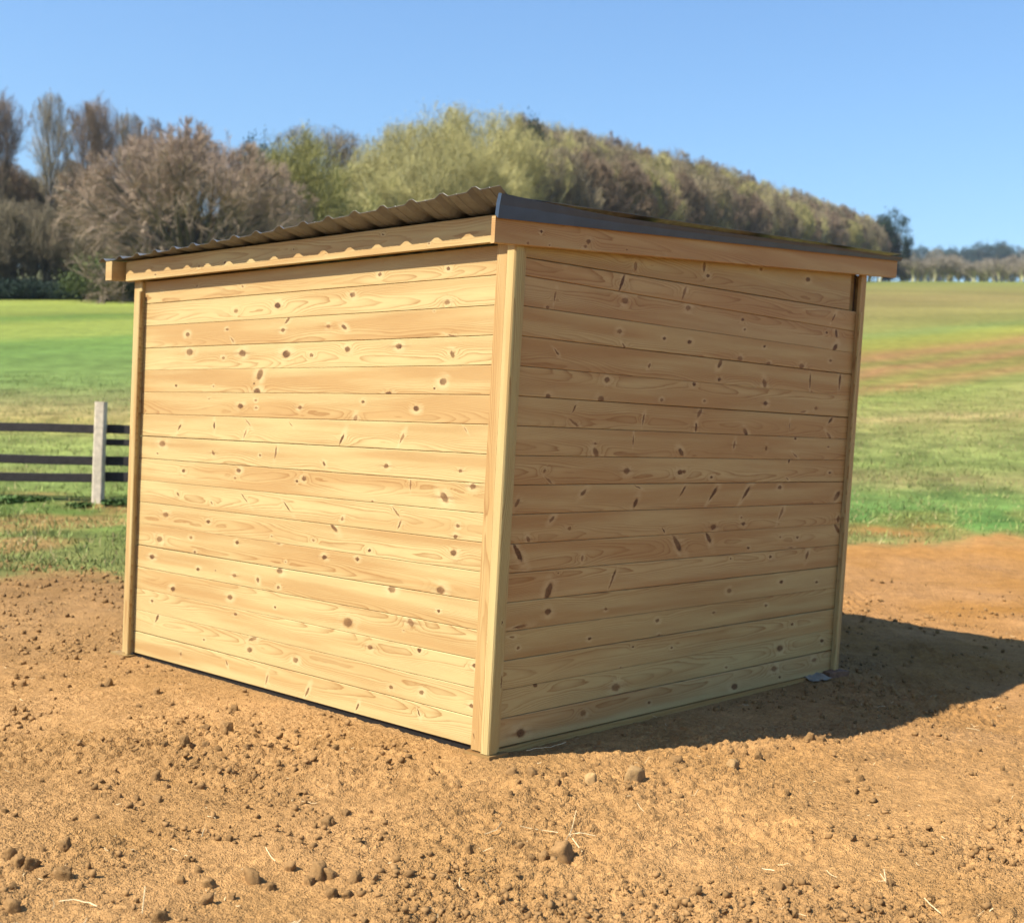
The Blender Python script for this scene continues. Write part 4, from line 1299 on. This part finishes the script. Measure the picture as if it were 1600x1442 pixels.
# crumbs beyond counting
r = np.random.default_rng(44)
n = 52000
Y = 3.4 + 8.5 * r.random(n) ** 1.8
X = (r.random(n) * 1.1 - .55) * Y
dx, dy = X - C0.x, Y - C0.y
u, v = dx * EL.x + dy * EL.y, dx * ER.x + dy * ER.y
patch = 1.1 * fbm(X * 1.1, Y * 1.1, 401, 2) + .8 * fbm(X * 4.5, Y * 4.5, 402, 2)
keep = ~((u > -.06) & (u < 3.15) & (v > -.06) & (v < 3.15)) & (patch + r.random(n) * .55 > .30)
X, Y = X[keep], Y[keep]
n = len(X)
cv = np.array([(-1, -1, -1), (1, -1, -1), (1, 1, -1), (-1, 1, -1), (-1, -1, 1), (1, -1, 1), (1, 1, 1), (-1, 1, 1)], float) * .72
cf = np.array([(0, 2, 1), (0, 3, 2), (4, 5, 6), (4, 6, 7), (0, 1, 5), (0, 5, 4), (1, 2, 6), (1, 6, 5), (2, 3, 7), (2, 7, 6), (3, 0, 4), (3, 4, 7)])
size = (.0024 + .0105 * r.random(n) ** 7) * (1 + .06 * (Y - 4))
shape = (cv[None] + r.normal(size=(n, 8, 3)) * .30) * size[:, None, None] * (1 + r.normal(size=(n, 1, 3)) * .22)
an = r.random(n) * 6.28
ca_, sa_ = np.cos(an)[:, None], np.sin(an)[:, None]
sx = shape[:, :, 0] * ca_ - shape[:, :, 1] * sa_
sy = shape[:, :, 0] * sa_ + shape[:, :, 1] * ca_
Zg = ground_z(X, Y) + size * .5
V = np.stack([sx + X[:, None], sy + Y[:, None], shape[:, :, 2] + Zg[:, None]], 2).reshape(-1, 3)
Fc = (cf[None] + (np.arange(n) * 8)[:, None, None]).reshape(-1, 3)
tag(link('soil_crumbs', mesh_np('soil_crumbs', V, Fc), CLOD), 'fine soil crumbs strewn over the bare yard', 'soil', None, 'stuff')

# straw
STRAW = simple_mat('dry_straw', (.80, .62, .35), .7, .3, 30)


def stalk(pts, w):
    """slightly flattened stem through pts"""
    pts = [Vector(p) for p in pts]
    vv, f = [], []
    for i, p in enumerate(pts):
        d = (pts[min(i + 1, len(pts) - 1)] - pts[max(i - 1, 0)]).normalized()
        s = d.cross(Vector((0, 0, 1))).normalized() * w
        vv += [p - s, p + Vector((0, 0, w * 1.2)), p + s, p - Vector((0, 0, w * .6))]
        if i:
            b = i * 4
            f += [(b - 4 + k, b - 4 + (k + 1) % 4, b + (k + 1) % 4, b + k) for k in range(4)]
    return vv, f


def straw_thing(name, label, lines, w, group=None):
    pts_all = []
    base = ground_hit(*lines[0][0][:2])
    vv, f = [], []
    for ln in lines:
        pts = []
        for px, py, lift in ln:
            q = ground_hit(px, py + lift)
            dz = lift * q.y / F_PX
            pts.append(Vector((q.x, q.y, q.z + .011 + dz)) - base)
        fine = []
        for i in range(len(pts) - 1):
            for t in (0, .33, .66):
                fine.append(pts[i].lerp(pts[i + 1], t) + Vector((0, 0, random.uniform(-.0015, .0015))))
        fine.append(pts[-1])
        a, b = stalk(fine, w * .95)
        f += [tuple(i + len(vv) for i in q) for q in b]
        vv += a
    o = link(name, mesh_py(name, vv, f), STRAW, None, base)
    return tag(o, label, 'straw', group)


straw_thing('dry_stalk', 'pale dry stalk splayed in three arms on the yard below the shelter corner', [[(889, 1310, 0), (893, 1300, 4), (899, 1270, 30)], [(889, 1309, 0), (905, 1305, 3), (930, 1308, 2)], [(889, 1308, 0), (898, 1318, 2), (910, 1330, 0)], [(889, 1309, 0), (884, 1316, 1)]], .0021)
straw_thing('dry_straw', 'forked pale straw left of the three-armed stalk', [[(757, 1303, 1), (775, 1304, 2), (776, 1300, 3), (784, 1288, 8)]], .0018)
straw_thing('dry_straw', 'long straight straw just left of the three-armed stalk', [[(812, 1295, 1), (850, 1302, 1), (872, 1305, 1)]], .0016)
straw_thing('dry_straw', 'curved pale straw lying near the bottom left edge', [[(92, 1414, 1), (115, 1411, 2), (140, 1416, 2), (152, 1420, 1)]], .002)
straw_thing('dry_straw', 'straw standing up at the bottom left below the clods', [[(222, 1432, 1), (224, 1410, 14), (226, 1390, 26)]], .0017)
straw_thing('dry_straw', 'upright pale straw in the left middle of the yard', [[(315, 1312, 1), (318, 1300, 10), (321, 1290, 20)]], .0016)
straw_thing('dry_straw', 'thin straw lying between the middle clods at lower left', [[(415, 1328, 1), (421, 1340, 1), (430, 1350, 1)]], .0016)
straw_thing('dry_straw', 'straw lying in the shade close to the side wall', [[(1005, 1112, 1), (1016, 1120, 1), (1026, 1124, 1)]], .0016)
straw_thing('dry_straw', 'pale straw wisp at the foot of the near corner', [[(822, 1178, 1), (840, 1172, 3), (860, 1171, 2), (884, 1163, 2)]], .0017)
straw_thing('dry_straw', 'bent straw on the right foreground of the yard', [[(1375, 1370, 2), (1384, 1385, 1), (1381, 1362, 9)]], .002)
straw_thing('dry_straw', 'straw lying aslant near the bottom right of the yard', [[(1444, 1408, 2), (1460, 1424, 1), (1470, 1432, 1)]], .0018)
straw_thing('dry_straw', 'pale short straw flat on the yard at lower right', [[(1190, 1362, 1), (1210, 1365, 1)]], .0022)

n = 800
r = np.random.default_rng(64)
Y = 3.4 + 7 * r.random(n) ** 1.6
X = (r.random(n) * 1.1 - .55) * Y
dx, dy = X - C0.x, Y - C0.y
u, v = dx * EL.x + dy * EL.y, dx * ER.x + dy * ER.y
keep = ~((u > -.12) & (u < 3.25) & (v > -.12) & (v < 3.25)) & (fbm(X * 1.4, Y * 1.4, 71, 2) + r.random(n) * .9 > .3)
X, Y = X[keep], Y[keep]
n = len(X)
an = r.random(n) * 6.28
ln = .012 + .07 * r.random(n) ** 2.5
w = .0007 + .0007 * r.random(n)
VV = []
for k in range(4):
    t = (k / 3 - .5) * ln
    px_ = X + np.cos(an) * t + np.sin(an) * ln * .12 * math.sin(k * 1.05)
    py_ = Y + np.sin(an) * t - np.cos(an) * ln * .12 * math.sin(k * 1.05)
    pz = ground_z(px_, py_) + .003 + .004 * r.random(n)
    for s in (-1, 1):
        VV.append(np.stack([px_ - np.sin(an) * w * s, py_ + np.cos(an) * w * s, pz + (s > 0) * w], 1))
V = np.stack(VV, 1).reshape(-1, 3)
Fs = np.concatenate([(np.arange(n) * 8)[:, None] + np.array([[2 * k, 2 * k + 1, 2 * k + 3, 2 * k + 2]]) for k in range(3)])
tag(link('straw_litter', mesh_np('straw_litter', V, Fs), STRAW), 'short bits of dry straw littering the yard', 'straw', None, 'stuff')

# packing under the far right corner
BRICK = simple_mat('dusty_brick', (.24, .13, .075), .9, .4, 40)
p = ground_hit(1302, 1056)
vv = []
rb = random.Random(4)
for z in (-.02, .034):
    for x, y in ((-.085, -.045), (.0, -.05), (.085, -.04), (.09, .045), (0, .05), (-.08, .05)):
        vv.append((x + rb.uniform(-.006, .006), y + rb.uniform(-.006, .006), z + rb.uniform(-.003, .003)))
me = mesh_py('brick', vv, [(5, 4, 3, 2, 1, 0), (6, 7, 8, 9, 10, 11)] + [(i, (i + 1) % 6, 6 + (i + 1) % 6, 6 + i) for i in range(6)])
o = link('packing_brick', me, BRICK, None, p)
o.rotation_euler.z = .55
tag(o, 'dusty brick fragment under the far right corner of the shelter', 'brick')
FOIL = simple_mat('grey_plastic', (.34, .29, .22), .8, .2, 30)
p = ground_hit(1275, 1062)
vv, f = [], []
rb = random.Random(9)
for j in range(5):
    for i in range(7):
        vv.append(((i / 6 - .5) * .17, (j / 4 - .5) * .10, .014 + .02 * (j / 4) + rb.uniform(-.006, .006)))
f = [(j * 7 + i, j * 7 + i + 1, j * 7 + 8 + i, j * 7 + 7 + i) for j in range(4) for i in range(6)]
o = link('plastic_scrap', mesh_py('plastic_scrap', vv, f), FOIL, None, p)
md = o.modifiers.new('thickness', 'SOLIDIFY'); md.thickness = .003
o.rotation_euler.z = .6
tag(o, 'crumpled grey plastic scrap beside the brick at the far right corner', 'plastic')

# ------------------------------------------------------------------ the air over the fields
hz = bpy.data.materials.new('thin_spring_haze')
hz.use_nodes = True
ht = hz.node_tree
ht.nodes.clear()
pv = ht.nodes.new('ShaderNodeVolumePrincipled')
pv.inputs['Color'].default_value = (.70, .87, 1, 1)
pv.inputs['Density'].default_value = .00012
pv.inputs['Anisotropy'].default_value = .2
ho = ht.nodes.new('ShaderNodeOutputMaterial')
ht.links.new(pv.outputs[0], ho.inputs['Volume'])
xa, xb, ya, yb, za, zb = gx[0] - 20, gx[-1] + 20, gy[0] - 20, gy[-1] + 20, -1.2, float(gv[:, 2].max()) + 30
bx = [(x, y, z) for z in (za, zb) for x, y in ((xa, ya), (xb, ya), (xb, yb), (xa, yb))]
haze = link('haze', mesh_py('haze', bx, [(0, 3, 2, 1), (4, 5, 6, 7), (0, 1, 5, 4), (1, 2, 6, 5), (2, 3, 7, 6), (3, 0, 4, 7)]), hz)
tag(haze, 'thin pale spring haze over the fields', 'haze', None, 'stuff')
